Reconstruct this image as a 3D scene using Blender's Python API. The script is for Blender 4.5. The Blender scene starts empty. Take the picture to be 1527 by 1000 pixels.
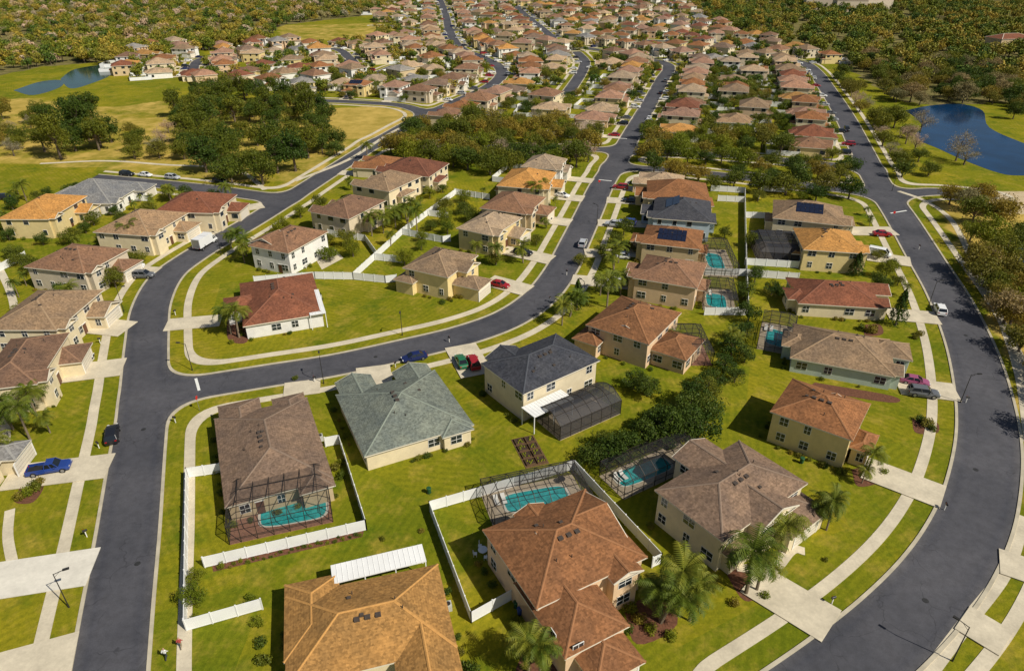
import bpy, math, random, time
import numpy as np
from mathutils import Vector, Matrix
random.seed(11); rng=np.random.default_rng(11)
T0=time.time()
sc=bpy.context.scene
COL=sc.collection
# ---------------------------------------------------------------- survey
# The town plan was surveyed from the photograph: M(u,v,h) turns a measured
# point into plan metres (x east, y north) for something at height h.
CAM_H=66.0; PITCH=math.radians(30); F=1018.0
def M(u,v,h=0.0):
    dx=(u-763.5)/F; dy=(500-v)/F
    d=(dx, math.cos(PITCH)+dy*math.sin(PITCH), -math.sin(PITCH)+dy*math.cos(PITCH))
    t=(CAM_H-h)/-d[2]
    return (d[0]*t, d[1]*t)
# ---------------------------------------------------------------- materials
MATS={}
def newmat(name):
    m=bpy.data.materials.new(name); m.use_nodes=True
    nt=m.node_tree; b=nt.nodes['Principled BSDF']; return m,nt,b
def mul(c,k): return tuple(min(1,x*k) for x in c)
def ramp2(nt,fac,c1,c2,p0=.3,p1=.7):
    r=nt.nodes.new('ShaderNodeValToRGB'); r.color_ramp.elements[0].position=p0; r.color_ramp.elements[1].position=p1
    r.color_ramp.elements[0].color=(*c1,1); r.color_ramp.elements[1].color=(*c2,1)
    nt.links.new(fac,r.inputs[0]); return r.outputs[0]
def noise(nt,vec,scale,detail=4,rough=.6):
    n=nt.nodes.new('ShaderNodeTexNoise'); n.inputs['Scale'].default_value=scale; n.inputs['Detail'].default_value=min(detail,4); n.inputs['Roughness'].default_value=rough
    nt.links.new(vec,n.inputs['Vector']); return n.outputs['Fac']
def mix(nt,fac,a,b,mode='MIX'):
    n=nt.nodes.new('ShaderNodeMix'); n.data_type='RGBA'; n.blend_type=mode
    if isinstance(fac,(int,float)): n.inputs[0].default_value=fac
    else: nt.links.new(fac,n.inputs[0])
    for s,x in ((6,a),(7,b)):
        if isinstance(x,tuple): n.inputs[s].default_value=(*x[:3],1)
        else: nt.links.new(x,n.inputs[s])
    return n.outputs[2]
def mat(name,col,rough=.8,var=.2,scale=2.0,metal=0,spec=.3,rand=0,scale2=None,world=False,bump=0):
    if name in MATS: return MATS[name]
    m,nt,b=newmat(name)
    tc=nt.nodes.new('ShaderNodeNewGeometry').outputs['Position'] if world else nt.nodes.new('ShaderNodeTexCoord').outputs['Object']
    f=noise(nt,tc,scale,4)
    c=ramp2(nt,f,mul(col,1-var),mul(col,1+var))
    if scale2:
        f2=noise(nt,tc,scale2,3); c2=ramp2(nt,f2,(1-var*.9,)*3,(1.0,)*3); c=mix(nt,1.0,c,c2,'MULTIPLY')
    if rand:
        oi=nt.nodes.new('ShaderNodeObjectInfo'); r=ramp2(nt,oi.outputs['Random'],(1-rand,1-rand,1-rand*.8),(1.05,1.03,1.0),0,1); c=mix(nt,1.0,c,r,'MULTIPLY')
    nt.links.new(c,b.inputs['Base Color'])
    b.inputs['Roughness'].default_value=rough; b.inputs['Metallic'].default_value=metal; b.inputs['Specular IOR Level'].default_value=spec
    if bump:
        bp=nt.nodes.new('ShaderNodeBump'); bp.inputs['Strength'].default_value=bump; bp.inputs['Distance'].default_value=.05
        nt.links.new(noise(nt,tc,scale*3,3),bp.inputs['Height']); nt.links.new(bp.outputs[0],b.inputs['Normal'])
    MATS[name]=m; return m
def roofmat(name,col):
    if name in MATS: return MATS[name]
    m,nt,b=newmat(name)
    tc=nt.nodes.new('ShaderNodeTexCoord').outputs['Object']
    v=nt.nodes.new('ShaderNodeTexVoronoi'); v.inputs['Scale'].default_value=3.8; nt.links.new(tc,v.inputs['Vector'])
    sep=nt.nodes.new('ShaderNodeSeparateColor'); nt.links.new(v.outputs['Color'],sep.inputs[0])
    c=ramp2(nt,sep.outputs[0],mul(col,.74),mul(col,1.26),0,1)
    c=mix(nt,1.0,c,ramp2(nt,noise(nt,tc,.35,4),(.70,.71,.76),(1.06,1.02,.98),.3,.65),'MULTIPLY')
    # rain streaking down the slopes
    mp=nt.nodes.new('ShaderNodeMapping'); mp.inputs['Scale'].default_value=(1.6,1.6,.25); nt.links.new(tc,mp.inputs[0])
    c=mix(nt,1.0,c,ramp2(nt,noise(nt,mp.outputs[0],1.2,4,.7),(.80,.80,.80),(1.04,1.04,1.04),.35,.62),'MULTIPLY')
    sx=nt.nodes.new('ShaderNodeSeparateXYZ'); nt.links.new(tc,sx.inputs[0])
    mm=nt.nodes.new('ShaderNodeMath'); mm.operation='MULTIPLY'; mm.inputs[1].default_value=9.0; nt.links.new(sx.outputs[2],mm.inputs[0])
    fr=nt.nodes.new('ShaderNodeMath'); fr.operation='FRACT'; nt.links.new(mm.outputs[0],fr.inputs[0])
    c=mix(nt,1.0,c,ramp2(nt,fr.outputs[0],(.84,.84,.84),(1,1,1),.0,.35),'MULTIPLY')
    oi=nt.nodes.new('ShaderNodeObjectInfo'); c=mix(nt,1.0,c,ramp2(nt,oi.outputs['Random'],(.80,.84,.9),(1.15,1.10,1.04),0,1),'MULTIPLY')
    nt.links.new(c,b.inputs['Base Color']); b.inputs['Roughness'].default_value=.9; b.inputs['Specular IOR Level'].default_value=.15
    MATS[name]=m; return m
ROOF={'ob':(.27,.125,.055),'gb':(.205,.145,.105),'ot':(.47,.245,.075),'ch':(.062,.066,.078),'gg':(.20,.225,.185),
      'rb':(.21,.085,.05),'tn':(.31,.21,.125),'gr':(.27,.26,.24),'lt':(.42,.31,.20),'br':(.245,.14,.085),'pk':(.36,.21,.14)}
WALL={'cream':(.70,.60,.40),'tan':(.55,.43,.26),'white':(.80,.78,.72),'yellow':(.70,.56,.27),'beige':(.62,.53,.39),'mint':(.52,.60,.50),'peach':(.68,.49,.31),'blue':(.45,.54,.60)}
def rm(k): return roofmat('roof_shingle_'+k,ROOF[k])
def wm(k): return mat('stucco_'+k,WALL[k],.85,.08,.8,scale2=6,rand=.12)
trim=mat('white_trim',(.76,.74,.69),.6,.05)
fas=mat('fascia_cream',(.68,.62,.50),.6,.05)
glass=mat('window_glass',(.02,.028,.035),.08,.4,.4,spec=.8)
gdoor=mat('garage_door_paint',(.66,.60,.49),.5,.05)
fdoor=mat('front_door_paint',(.12,.05,.03),.4,.1)
solarm=mat('solar_cell',(.012,.016,.035),.12,.3,3,spec=.7)
dark=mat('dark_metal',(.03,.028,.026),.4,.2)
ventm=mat('vent_metal',(.07,.055,.045),.6,.2)
bronze=mat('bronze_frame',(.035,.028,.022),.5,.2)
conc=mat('concrete_pale',(.58,.51,.38),.85,.16,.35,scale2=3,world=True,bump=.1)
concw=mat('concrete_white',(.66,.62,.53),.85,.12,.35,scale2=3,world=True)
kerbm=mat('kerb_concrete',(.44,.39,.29),.85,.18,.5,world=True)
vinyl=mat('white_vinyl',(.76,.76,.74),.4,.06,.5)
mulch=mat('red_mulch',(.13,.055,.03),.95,.4,3,world=True)
wood=mat('weathered_wood',(.12,.07,.035),.8,.3,4)
brickp=mat('brick_paver',(.28,.14,.09),.8,.25,3)
beigep=mat('beige_paver',(.42,.34,.24),.8,.2,3)
bark=mat('bark',(.13,.10,.07),.9,.3,5)
palmbark=mat('palm_bark',(.20,.155,.105),.9,.3,8)
def asphalt():
    m,nt,b=newmat('asphalt'); p=nt.nodes.new('ShaderNodeNewGeometry').outputs['Position']
    c=ramp2(nt,noise(nt,p,.07,4,.65),(.050,.052,.064),(.100,.098,.110),.3,.7)
    c=mix(nt,1.0,c,ramp2(nt,noise(nt,p,9,3),(.8,.8,.8),(1.05,1.05,1.05)),'MULTIPLY')
    c=mix(nt,1.0,c,ramp2(nt,noise(nt,p,.8,4,.75),(.74,.74,.74),(1,1,1),.35,.6),'MULTIPLY')
    at=nt.nodes.new('ShaderNodeAttribute'); at.attribute_name='kerbdist'
    mm=nt.nodes.new('ShaderNodeMath'); mm.operation='MULTIPLY'; mm.inputs[1].default_value=-.25; nt.links.new(at.outputs['Fac'],mm.inputs[0])
    c=mix(nt,1.0,c,ramp2(nt,mm.outputs[0],(1.35,1.30,1.18),(1,1,1),.0,.28),'MULTIPLY')
    c=mix(nt,ramp2(nt,mm.outputs[0],(0,0,0),(.12,.12,.12),.3,.5),c,(.13,.125,.13))
    # dark sealed crack network, broken up
    v=nt.nodes.new('ShaderNodeTexVoronoi'); v.feature='DISTANCE_TO_EDGE'; v.inputs['Scale'].default_value=.22
    wv=nt.nodes.new('ShaderNodeVectorMath'); wv.operation='ADD'; nn=nt.nodes.new('ShaderNodeTexNoise'); nn.inputs['Scale'].default_value=.5; nt.links.new(p,nn.inputs['Vector'])
    sc_n=nt.nodes.new('ShaderNodeVectorMath'); sc_n.operation='SCALE'; sc_n.inputs['Scale'].default_value=2.5; nt.links.new(nn.outputs['Color'],sc_n.inputs[0])
    nt.links.new(p,wv.inputs[0]); nt.links.new(sc_n.outputs[0],wv.inputs[1]); nt.links.new(wv.outputs[0],v.inputs['Vector'])
    ck=mix(nt,1.0,ramp2(nt,v.outputs['Distance'],(1,1,1),(0,0,0),.004,.014),ramp2(nt,noise(nt,p,.11,2),(0,0,0),(.6,.6,.6),.5,.56),'MULTIPLY')
    c=mix(nt,ck,c,(.03,.03,.034))
    nt.links.new(c,b.inputs['Base Color']); b.inputs['Roughness'].default_value=.8; b.inputs['Specular IOR Level'].default_value=.3
    return m
asph=asphalt()
def groundmat():
    m,nt,b=newmat('lawn_and_soil'); p=nt.nodes.new('ShaderNodeNewGeometry').outputs['Position']
    g=ramp2(nt,noise(nt,p,.035,4,.6),(.150,.170,.010),(.270,.240,.016),.32,.68)
    vo=nt.nodes.new('ShaderNodeTexVoronoi'); vo.inputs['Scale'].default_value=.05; nt.links.new(p,vo.inputs['Vector'])
    sp=nt.nodes.new('ShaderNodeSeparateColor'); nt.links.new(vo.outputs['Color'],sp.inputs[0])
    g=mix(nt,1.0,g,ramp2(nt,sp.outputs[0],(.78,.87,.8),(1.14,1.05,1.0),0,1),'MULTIPLY')
    g=mix(nt,ramp2(nt,noise(nt,p,.22,4,.7),(0,0,0),(.75,.75,.75),.50,.70),g,(.36,.27,.045))
    g=mix(nt,ramp2(nt,noise(nt,p,.13,4,.7),(.75,.75,.75),(0,0,0),.32,.47),g,(.085,.130,.008))
    g=mix(nt,1.0,g,ramp2(nt,noise(nt,p,1.3,4,.85),(.60,.66,.60),(1.18,1.14,1.1),.3,.7),'MULTIPLY')
    # mowing passes, direction following the lots
    wv=nt.nodes.new('ShaderNodeTexWave'); wv.inputs['Scale'].default_value=.28; wv.inputs['Distortion'].default_value=.6; wv.inputs['Detail'].default_value=1
    vr=nt.nodes.new('ShaderNodeVectorRotate'); vr.rotation_type='Z_AXIS'; nt.links.new(p,vr.inputs['Vector'])
    an=nt.nodes.new('ShaderNodeMath'); an.operation='MULTIPLY'; an.inputs[1].default_value=3.1; nt.links.new(sp.outputs[1],an.inputs[0]); nt.links.new(an.outputs[0],vr.inputs['Angle']); nt.links.new(vr.outputs[0],wv.inputs['Vector'])
    g=mix(nt,1.0,g,ramp2(nt,wv.outputs['Fac'],(.92,.94,.92),(1.04,1.03,1.0),.3,.7),'MULTIPLY')
    at=nt.nodes.new('ShaderNodeAttribute'); at.attribute_name='zone'
    sz=nt.nodes.new('ShaderNodeSeparateColor'); nt.links.new(at.outputs['Color'],sz.inputs[0])
    n2=noise(nt,p,.06,4,.7)
    def thr(s,soft=.5):
        a=nt.nodes.new('ShaderNodeMath'); a.operation='ADD'; nt.links.new(s,a.inputs[0])
        q=nt.nodes.new('ShaderNodeMath'); q.operation='MULTIPLY_ADD'; q.inputs[1].default_value=soft; q.inputs[2].default_value=-soft/2; nt.links.new(n2,q.inputs[0])
        nt.links.new(q.outputs[0],a.inputs[1]); return ramp2(nt,a.outputs[0],(0,0,0),(1,1,1),.38,.62)
    dry=ramp2(nt,noise(nt,p,.12,4,.7),(.27,.21,.035),(.50,.35,.09),.3,.65)
    g=mix(nt,thr(sz.outputs[0],.9),g,dry)
    fl=ramp2(nt,noise(nt,p,.15,4,.7),(.07,.08,.018),(.24,.19,.08),.3,.7)
    g=mix(nt,thr(sz.outputs[1],.6),g,fl)
    sand=ramp2(nt,noise(nt,p,.5,4,.7),(.42,.32,.18),(.55,.45,.30))
    g=mix(nt,thr(sz.outputs[2],.2),g,sand)
    nt.links.new(g,b.inputs['Base Color']); b.inputs['Roughness'].default_value=.95; b.inputs['Specular IOR Level'].default_value=.05
    bp=nt.nodes.new('ShaderNodeBump'); bp.inputs['Strength'].default_value=.5; bp.inputs['Distance'].default_value=.12
    nt.links.new(noise(nt,p,5,3,.8),bp.inputs['Height']); nt.links.new(bp.outputs[0],b.inputs['Normal'])
    return m
def water(name,c1,rough,bs,spec=.5):
    m,nt,b=newmat(name); p=nt.nodes.new('ShaderNodeNewGeometry').outputs['Position']
    c=ramp2(nt,noise(nt,p,.06 if bs<1 else 1.5,3),mul(c1,.6),mul(c1,1.3)); nt.links.new(c,b.inputs['Base Color'])
    b.inputs['Roughness'].default_value=rough; b.inputs['Specular IOR Level'].default_value=spec
    bp=nt.nodes.new('ShaderNodeBump'); bp.inputs['Strength'].default_value=.15; bp.inputs['Distance'].default_value=.05
    nt.links.new(noise(nt,p,bs,3),bp.inputs['Height']); nt.links.new(bp.outputs[0],b.inputs['Normal']); return m
pondw=water('pond_water',(.004,.032,.09),.12,.5,.22)
pondg=water('pond_water_green',(.010,.045,.035),.12,.5,.2)
poolw=water('pool_water',(.02,.36,.36),.08,3)
def screenmat(name,fac):
    m,nt,b=newmat(name); o=nt.nodes['Material Output']
    t=nt.nodes.new('ShaderNodeBsdfTransparent'); mx=nt.nodes.new('ShaderNodeMixShader'); mx.inputs[0].default_value=fac
    b.inputs['Base Color'].default_value=(.03,.03,.035,1); b.inputs['Roughness'].default_value=.7
    nt.links.new(t.outputs[0],mx.inputs[1]); nt.links.new(b.outputs[0],mx.inputs[2]); nt.links.new(mx.outputs[0],o.inputs[0]); return m
screen=screenmat('insect_screen',.27); screend=screenmat('insect_screen_dense',.72)
def leafmat(name,c1,c2,rand=.35,trans=.3,scale=.9):
    m,nt,b=newmat(name); o=nt.nodes['Material Output']
    tc=nt.nodes.new('ShaderNodeTexCoord').outputs['Object']
    c=ramp2(nt,noise(nt,tc,scale,3),c1,c2,.3,.7)
    oi=nt.nodes.new('ShaderNodeObjectInfo')
    c=mix(nt,1.0,c,ramp2(nt,oi.outputs['Random'],(1-rand,1-rand*.7,1-rand),(1.25,1.10,1),0,1),'MULTIPLY')
    nt.links.new(c,b.inputs['Base Color']); b.inputs['Roughness'].default_value=.6; b.inputs['Specular IOR Level'].default_value=.25
    if trans:
        t=nt.nodes.new('ShaderNodeBsdfTranslucent'); nt.links.new(c,t.inputs[0]); mx=nt.nodes.new('ShaderNodeMixShader'); mx.inputs[0].default_value=trans
        nt.links.new(b.outputs[0],mx.inputs[1]); nt.links.new(t.outputs[0],mx.inputs[2]); nt.links.new(mx.outputs[0],o.inputs[0])
    return m
LC={'oak':((.075,.105,.010),(.20,.205,.018)),'dark':((.034,.070,.010),(.10,.145,.014)),'olive':((.16,.14,.018),(.32,.25,.035)),
    'lime':((.12,.16,.008),(.24,.26,.018)),'palm':((.08,.125,.010),(.22,.24,.026)),'bare':((.30,.23,.16),(.48,.39,.30)),'brown':((.20,.165,.07),(.38,.30,.15))}
L={k:leafmat('foliage_'+k,*c) for k,c in LC.items()}
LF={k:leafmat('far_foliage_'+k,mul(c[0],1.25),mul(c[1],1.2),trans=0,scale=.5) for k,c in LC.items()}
# ---------------------------------------------------------------- mesh helpers
class MB:
    def __init__(s): s.v=[]; s.f=[]; s.m=[]; s.mats=[]
    def mi(s,m):
        if m not in s.mats: s.mats.append(m)
        return s.mats.index(m)
    def face(s,pts,m):
        n=len(s.v); s.v.extend(pts); s.f.append(tuple(range(n,n+len(pts)))); s.m.append(s.mi(m))
    def mesh(s,vs,fs,m):
        n=len(s.v); s.v.extend(vs); k=s.mi(m)
        for f in fs: s.f.append(tuple(i+n for i in f)); s.m.append(k)
    def box(s,x0,x1,y0,y1,z0,z1,m):
        s.mesh([(x0,y0,z0),(x1,y0,z0),(x1,y1,z0),(x0,y1,z0),(x0,y0,z1),(x1,y0,z1),(x1,y1,z1),(x0,y1,z1)],
               [(0,3,2,1),(4,5,6,7),(0,1,5,4),(1,2,6,5),(2,3,7,6),(3,0,4,7)],m)
    def beam(s,p,q,w,m,h=None):
        h=h or w; p=Vector(p); q=Vector(q); d=(q-p)
        if d.length<1e-4: return
        d.normalize(); up=Vector((0,0,1)) if abs(d.z)<.95 else Vector((1,0,0))
        a=d.cross(up).normalized()*w/2; b=a.cross(d).normalized()*h/2
        vs=[tuple(x) for x in (p-a-b,p+a-b,p+a+b,p-a+b,q-a-b,q+a-b,q+a+b,q-a+b)]
        s.mesh(vs,[(0,1,2,3),(7,6,5,4),(0,4,5,1),(1,5,6,2),(2,6,7,3),(3,7,4,0)],m)
    def cyl(s,c,r,z0,z1,m,n=10,r2=None,axis='z'):
        r2=r if r2 is None else r2; vs=[]
        for (z,rr) in ((z0,r),(z1,r2)):
            for i in range(n):
                a=2*math.pi*i/n; ca,sa=math.cos(a)*rr,math.sin(a)*rr
                vs.append((c[0]+ca,c[1]+sa,z) if axis=='z' else (c[0]+ca,z,c[1]+sa))
        fs=[tuple(range(n))[::-1],tuple(range(n,2*n))]+[(i,(i+1)%n,(i+1)%n+n,i+n) for i in range(n)]
        s.mesh(vs,fs,m)
    def data(s,name):
        me=bpy.data.meshes.new(name); me.from_pydata(s.v,[],s.f)
        for m in s.mats: me.materials.append(m)
        me.polygons.foreach_set('material_index',s.m); me.update(); return me
def addobj(name,me,loc=(0,0,0),rz=0,parent=None,sc_=1):
    o=bpy.data.objects.new(name,me); o.location=loc; o.rotation_euler=(0,0,rz)
    if sc_!=1: o.scale=(sc_,)*3 if isinstance(sc_,(int,float)) else sc_
    if parent: o.parent=parent
    COL.objects.link(o); return o
class Asm:
    """named parts -> Empty with children (or one mesh)"""
    def __init__(s): s.p={}
    def __getitem__(s,k):
        if k not in s.p: s.p[k]=MB()
        return s.p[k]
    def finish(s,name,loc,rz,split=True):
        if split:
            e=bpy.data.objects.new(name,None); e.location=loc; e.rotation_euler=(0,0,rz); e.empty_display_size=.5; COL.objects.link(e)
            for k,b in s.p.items():
                if b.f: addobj(k,b.data(k),parent=e)
            return e
        t=MB()
        for b in s.p.values():
            n=len(t.v); t.v.extend(b.v)
            mp=[t.mi(m) for m in b.mats]
            t.f.extend(tuple(i+n for i in f) for f in b.f); t.m.extend(mp[i] for i in b.m)
        return addobj(name,t.data(name),loc,rz)
def inpoly(X,Y,poly):
    X=np.asarray(X,float); Y=np.asarray(Y,float); r=np.zeros(X.shape,bool); n=len(poly)
    for i in range(n):
        x1,y1=poly[i]; x2,y2=poly[(i+1)%n]
        c=((y1>Y)!=(y2>Y))
        with np.errstate(all='ignore'): xi=(x2-x1)*(Y-y1)/(y2-y1+1e-12)+x1
        r^=c&(X<xi)
    return r
def inp1(x,y,poly):
    r=False; x1,y1=poly[-1]
    for x2,y2 in poly:
        if (y1>y)!=(y2>y) and x<(x2-x1)*(y-y1)/(y2-y1)+x1: r=not r
        x1,y1=x2,y2
    return r
def PP(l): return [M(*p) for p in l]
def catmull(P,n=6):
    P=[np.array(p,float) for p in P]; P=[2*P[0]-P[1]]+P+[2*P[-1]-P[-2]]; out=[]
    for i in range(1,len(P)-2):
        p0,p1,p2,p3=P[i-1:i+3]
        for k in range(n):
            t=k/n; out.append(.5*((2*p1)+(-p0+p2)*t+(2*p0-5*p1+4*p2-p3)*t*t+(-p0+3*p1-3*p2+p3)*t**3))
    out.append(P[-2]); return np.array(out)
# ---------------------------------------------------------------- roads
RD={
 'west':([(156,1060),(163,1000),(176,900),(190,800),(202,700),(214,600),(219,510),(226,455),(249,412),(288,382),(335,354),(380,328),(430,297),(500,252),(560,214),(620,180),(680,152),(728,130),(748,112),(742,98),(715,84),(685,70),(670,45),(664,20),(655,-5)],3.6),
 'mid':([(268,582),(320,573),(400,560),(500,544),(600,522),(690,500),(760,474),(808,440),(838,400),(858,360),(878,318),(898,275),(920,240),(948,190),(970,152),(988,118),(997,104),(992,95),(965,88),(900,76),(830,66)],3.6),
 'blvd_w':([(-60,246),(0,253),(100,262),(200,271),(300,281),(410,296)],3.4),
 'blvd_n':([(570,212),(700,218),(800,221),(925,224),(1050,230),(1180,240),(1290,252)],2.9),
 'blvd_s':([(925,250),(1000,254),(1100,264),(1200,276),(1305,290)],2.9),
 'east':([(1150,1080),(1258,1000),(1340,930),(1402,862),(1442,797),(1464,735),(1474,660),(1467,590),(1447,515),(1415,443),(1380,385),(1342,322),(1308,272),(1285,225),(1260,175),(1237,138),(1213,105),(1190,92),(1130,82),(1050,74),(960,66)],4.1),
 'east_spur':([(1335,290),(1400,286),(1470,292)],3.2),
 'nw':([(640,172),(600,158),(540,153),(470,150)],3.2),
 'nw2':([(288,112),(290,98),(310,86),(400,78),(495,73),(520,86),(532,100)],3.2),
 'far1':([(560,38),(660,44),(760,50),(880,57),(1000,62),(1120,66),(1215,72)],3.4),
 'far2':([(690,22),(800,28),(900,35),(1010,42),(1110,50)],3.4),
 'far3':([(830,66),(815,48),(790,28),(770,10)],3.4),
 'far4':([(600,12),(700,10),(820,12),(930,18)],3.4),
 'far5':([(640,100),(600,96),(560,110)],3.2),
 'far6':([(846,140),(866,110),(872,92),(860,78)],3.2),
 'swside':([(-80,700),(-60,560),(-40,470),(-60,400)],3.4),
}
PATH={k:catmull(PP(v[0]),8) for k,v in RD.items()}
def seg_dist(X,Y,path):
    D=np.full(X.shape,1e9)
    for a,b in zip(path[:-1],path[1:]):
        d=b-a; L2=d@d+1e-9
        t=np.clip(((X-a[0])*d[0]+(Y-a[1])*d[1])/L2,0,1)
        D=np.minimum(D,np.hypot(X-a[0]-t*d[0],Y-a[1]-t*d[1]))
    return D
def sdf(X,Y,k=7.0):
    X=np.asarray(X,float); Y=np.asarray(Y,float); S=np.full(X.shape,1e3)
    for n,(p,w) in RD.items():
        d=seg_dist(X,Y,PATH[n])-w
        h=np.clip(k-np.abs(S-d),0,None)/k
        S=np.minimum(S,d)-h*h*k/4
    return S
def band(xs,ys,S,lo,hi,z,out,attr):
    V,Fc,key=out
    def vid(x,y,s):
        kk=(round(x,3),round(y,3))
        if kk not in key: key[kk]=len(V); V.append((x,y,z)); attr.append(s)
        return key[kk]
    mn=np.minimum(np.minimum(S[:-1,:-1],S[1:,:-1]),np.minimum(S[:-1,1:],S[1:,1:]))
    mx=np.maximum(np.maximum(S[:-1,:-1],S[1:,:-1]),np.maximum(S[:-1,1:],S[1:,1:]))
    I,J=np.nonzero((mn<hi)&(mx>lo))
    for i,j in zip(I,J):
        q=[(xs[j],ys[i],S[i,j]),(xs[j+1],ys[i],S[i,j+1]),(xs[j+1],ys[i+1],S[i+1,j+1]),(xs[j],ys[i+1],S[i+1,j])]
        if mn[i,j]>=lo and mx[i,j]<=hi:
            Fc.append([vid(*a) for a in q]); continue
        for t in ((q[0],q[1],q[2]),(q[0],q[2],q[3])):
            poly=list(t)
            for sgn,lim in ((1,lo),(-1,hi)):
                o=[]
                for a,b in zip(poly,poly[1:]+poly[:1]):
                    fa=(a[2]-lim)*sgn; fb=(b[2]-lim)*sgn
                    if fa>=0: o.append(a)
                    if (fa>=0)!=(fb>=0):
                        r=fa/(fa-fb); o.append(tuple(a[c]+(b[c]-a[c])*r for c in range(3)))
                poly=o
                if len(poly)<3: break
            if len(poly)>=3:
                ids=[]
                for a in poly:
                    w=vid(*a)
                    if w not in ids: ids.append(w)
                if len(ids)>=3: Fc.append(ids)
g1=(np.arange(-135,150.1,1.0),np.arange(28,262.1,1.0))
g2=(np.arange(-420,420.1,3.0),np.arange(262,1000.1,3.0))
grids=[]
for xs,ys in (g1,g2):
    X,Y=np.meshgrid(xs,ys); grids.append((xs,ys,sdf(X,Y)))
def sd1(x,y):
    for xs,ys,S in grids:
        fx=(x-xs[0])/(xs[1]-xs[0]); fy=(y-ys[0])/(ys[1]-ys[0]); i=int(math.floor(fy)); j=int(math.floor(fx))
        if 0<=i<len(ys)-1 and 0<=j<len(xs)-1:
            a=fx-j;b=fy-i; return float((S[i,j]*(1-a)+S[i,j+1]*a)*(1-b)+(S[i+1,j]*(1-a)+S[i+1,j+1]*a)*b)
    return float(sdf(np.array([x]),np.array([y]))[0])
def bandobj(name,lo,hi,z,m,thick=0,far=True):
    out=([],[],{}); attr=[]
    for k,(xs,ys,S) in enumerate(grids):
        if k and not far: continue
        band(xs,ys,S,lo,hi,z,out,attr)
    me=bpy.data.meshes.new(name); me.from_pydata(out[0],[],out[1]); me.materials.append(m); me.update()
    a=me.attributes.new('kerbdist','FLOAT','POINT'); a.data.foreach_set('value',attr)
    o=addobj(name,me)
    if thick:
        s=o.modifiers.new('t','SOLIDIFY'); s.thickness=thick; s.offset=-1
    return o
bandobj('road',-50,0.0,.02,asph)
bandobj('kerb',0.0,.42,.12,kerbm,.12)
bandobj('sidewalk',2.9,4.4,.06,conc,.06)
print('roads',time.time()-T0)
# ---------------------------------------------------------------- ground
def spaced(a,b,st,ext):
    c=list(np.arange(a,b+.1,st)); s=st; lo=a; hi=b; L0=[];H0=[]
    while hi<ext: s*=1.6; hi+=s; lo-=s; H0.append(hi); L0.append(lo)
    return np.array(L0[::-1]+c+H0)
gx=spaced(-420,420,4,5000); gy=spaced(20,900,4,5000)
X,Y=np.meshgrid(gx,gy)
zone=np.zeros(X.shape+(4,)); zone[...,3]=1
PARKP=[(-60,150),(60,145),(160,160),(250,150),(480,150),(500,160),(625,165),(630,180),(560,205),(440,278),(300,270),(120,252),(-60,242)]
DRY=[([(500,162),(560,158),(625,165),(615,185),(560,205),(500,208),(470,185)],1),([(410,38),(600,34),(625,45),(560,60),(420,62)],.5),([(1330,12),(1440,14),(1440,30),(1330,28)],1),
     ([(1395,300),(1527,290),(1600,420),(1560,620),(1540,700),(1515,560),(1440,400)],.75),([(-60,155),(50,150),(62,168),(-60,175)],.9)]
WOODS=[[(-400,-20),(600,-25),(590,18),(420,38),(390,60),(230,72),(160,92),(60,100),(-100,135),(-400,160)],
     [(1230,-20),(1900,-20),(1900,150),(1527,150),(1400,160),(1340,150),(1260,100),(1180,70),(1050,30),(1010,-10)]]
SANDS=[[(1450,290),(1530,284),(1560,318),(1500,325)]]
zone[...,0]=np.where(inpoly(X,Y,PP(PARKP)),.54,0)
for p,v_ in DRY: zone[...,0]=np.where(inpoly(X,Y,PP(p)),v_,zone[...,0])
for c,pl in ((1,WOODS),(2,SANDS)):
    for p in pl: zone[...,c]=np.where(inpoly(X,Y,PP(p)),1,zone[...,c])
V=np.stack([X,Y,0*X],-1).reshape(-1,3); ny,nx=X.shape
ii=(np.arange(ny-1)[:,None]*nx+np.arange(nx-1)[None,:]).ravel()
me=bpy.data.meshes.new('ground'); me.from_pydata(V.tolist(),[],np.stack([ii,ii+1,ii+nx+1,ii+nx],1).tolist())
a=me.color_attributes.new('zone','FLOAT_COLOR','POINT'); a.data.foreach_set('color',zone.reshape(-1)); me.materials.append(groundmat())
addobj('ground',me)
def sheet(name,pts,z,m,smooth=True):
    P=PP(pts)
    if smooth: P=catmull(P+[P[0]],5)[:-1]
    me=bpy.data.meshes.new(name); me.from_pydata([(p[0],p[1],z) for p in P],[],[tuple(range(len(P)))]); me.materials.append(m)
    return addobj(name,me)
PONDS=[[(1350,165),(1385,158),(1430,155),(1465,165),(1475,190),(1530,215),(1600,240),(1640,262),(1527,262),(1490,258),(1440,240),(1400,222),(1365,205),(1375,185)],
       [(90,118),(110,104),(150,97),(172,98),(165,112),(135,125),(105,132)],
       [(1512,365),(1560,350),(1600,400),(1560,420),(1520,400)],
       [(20,135),(60,122),(92,120),(90,130),(50,142)]]
PONDW=[PP(p) for p in PONDS]
sheet('pond',PONDS[0],.03,pondw); sheet('pond',PONDS[2],.03,pondw); sheet('pond',PONDS[1],.03,pondg); sheet('pond',PONDS[3],.034,pondg)
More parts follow.
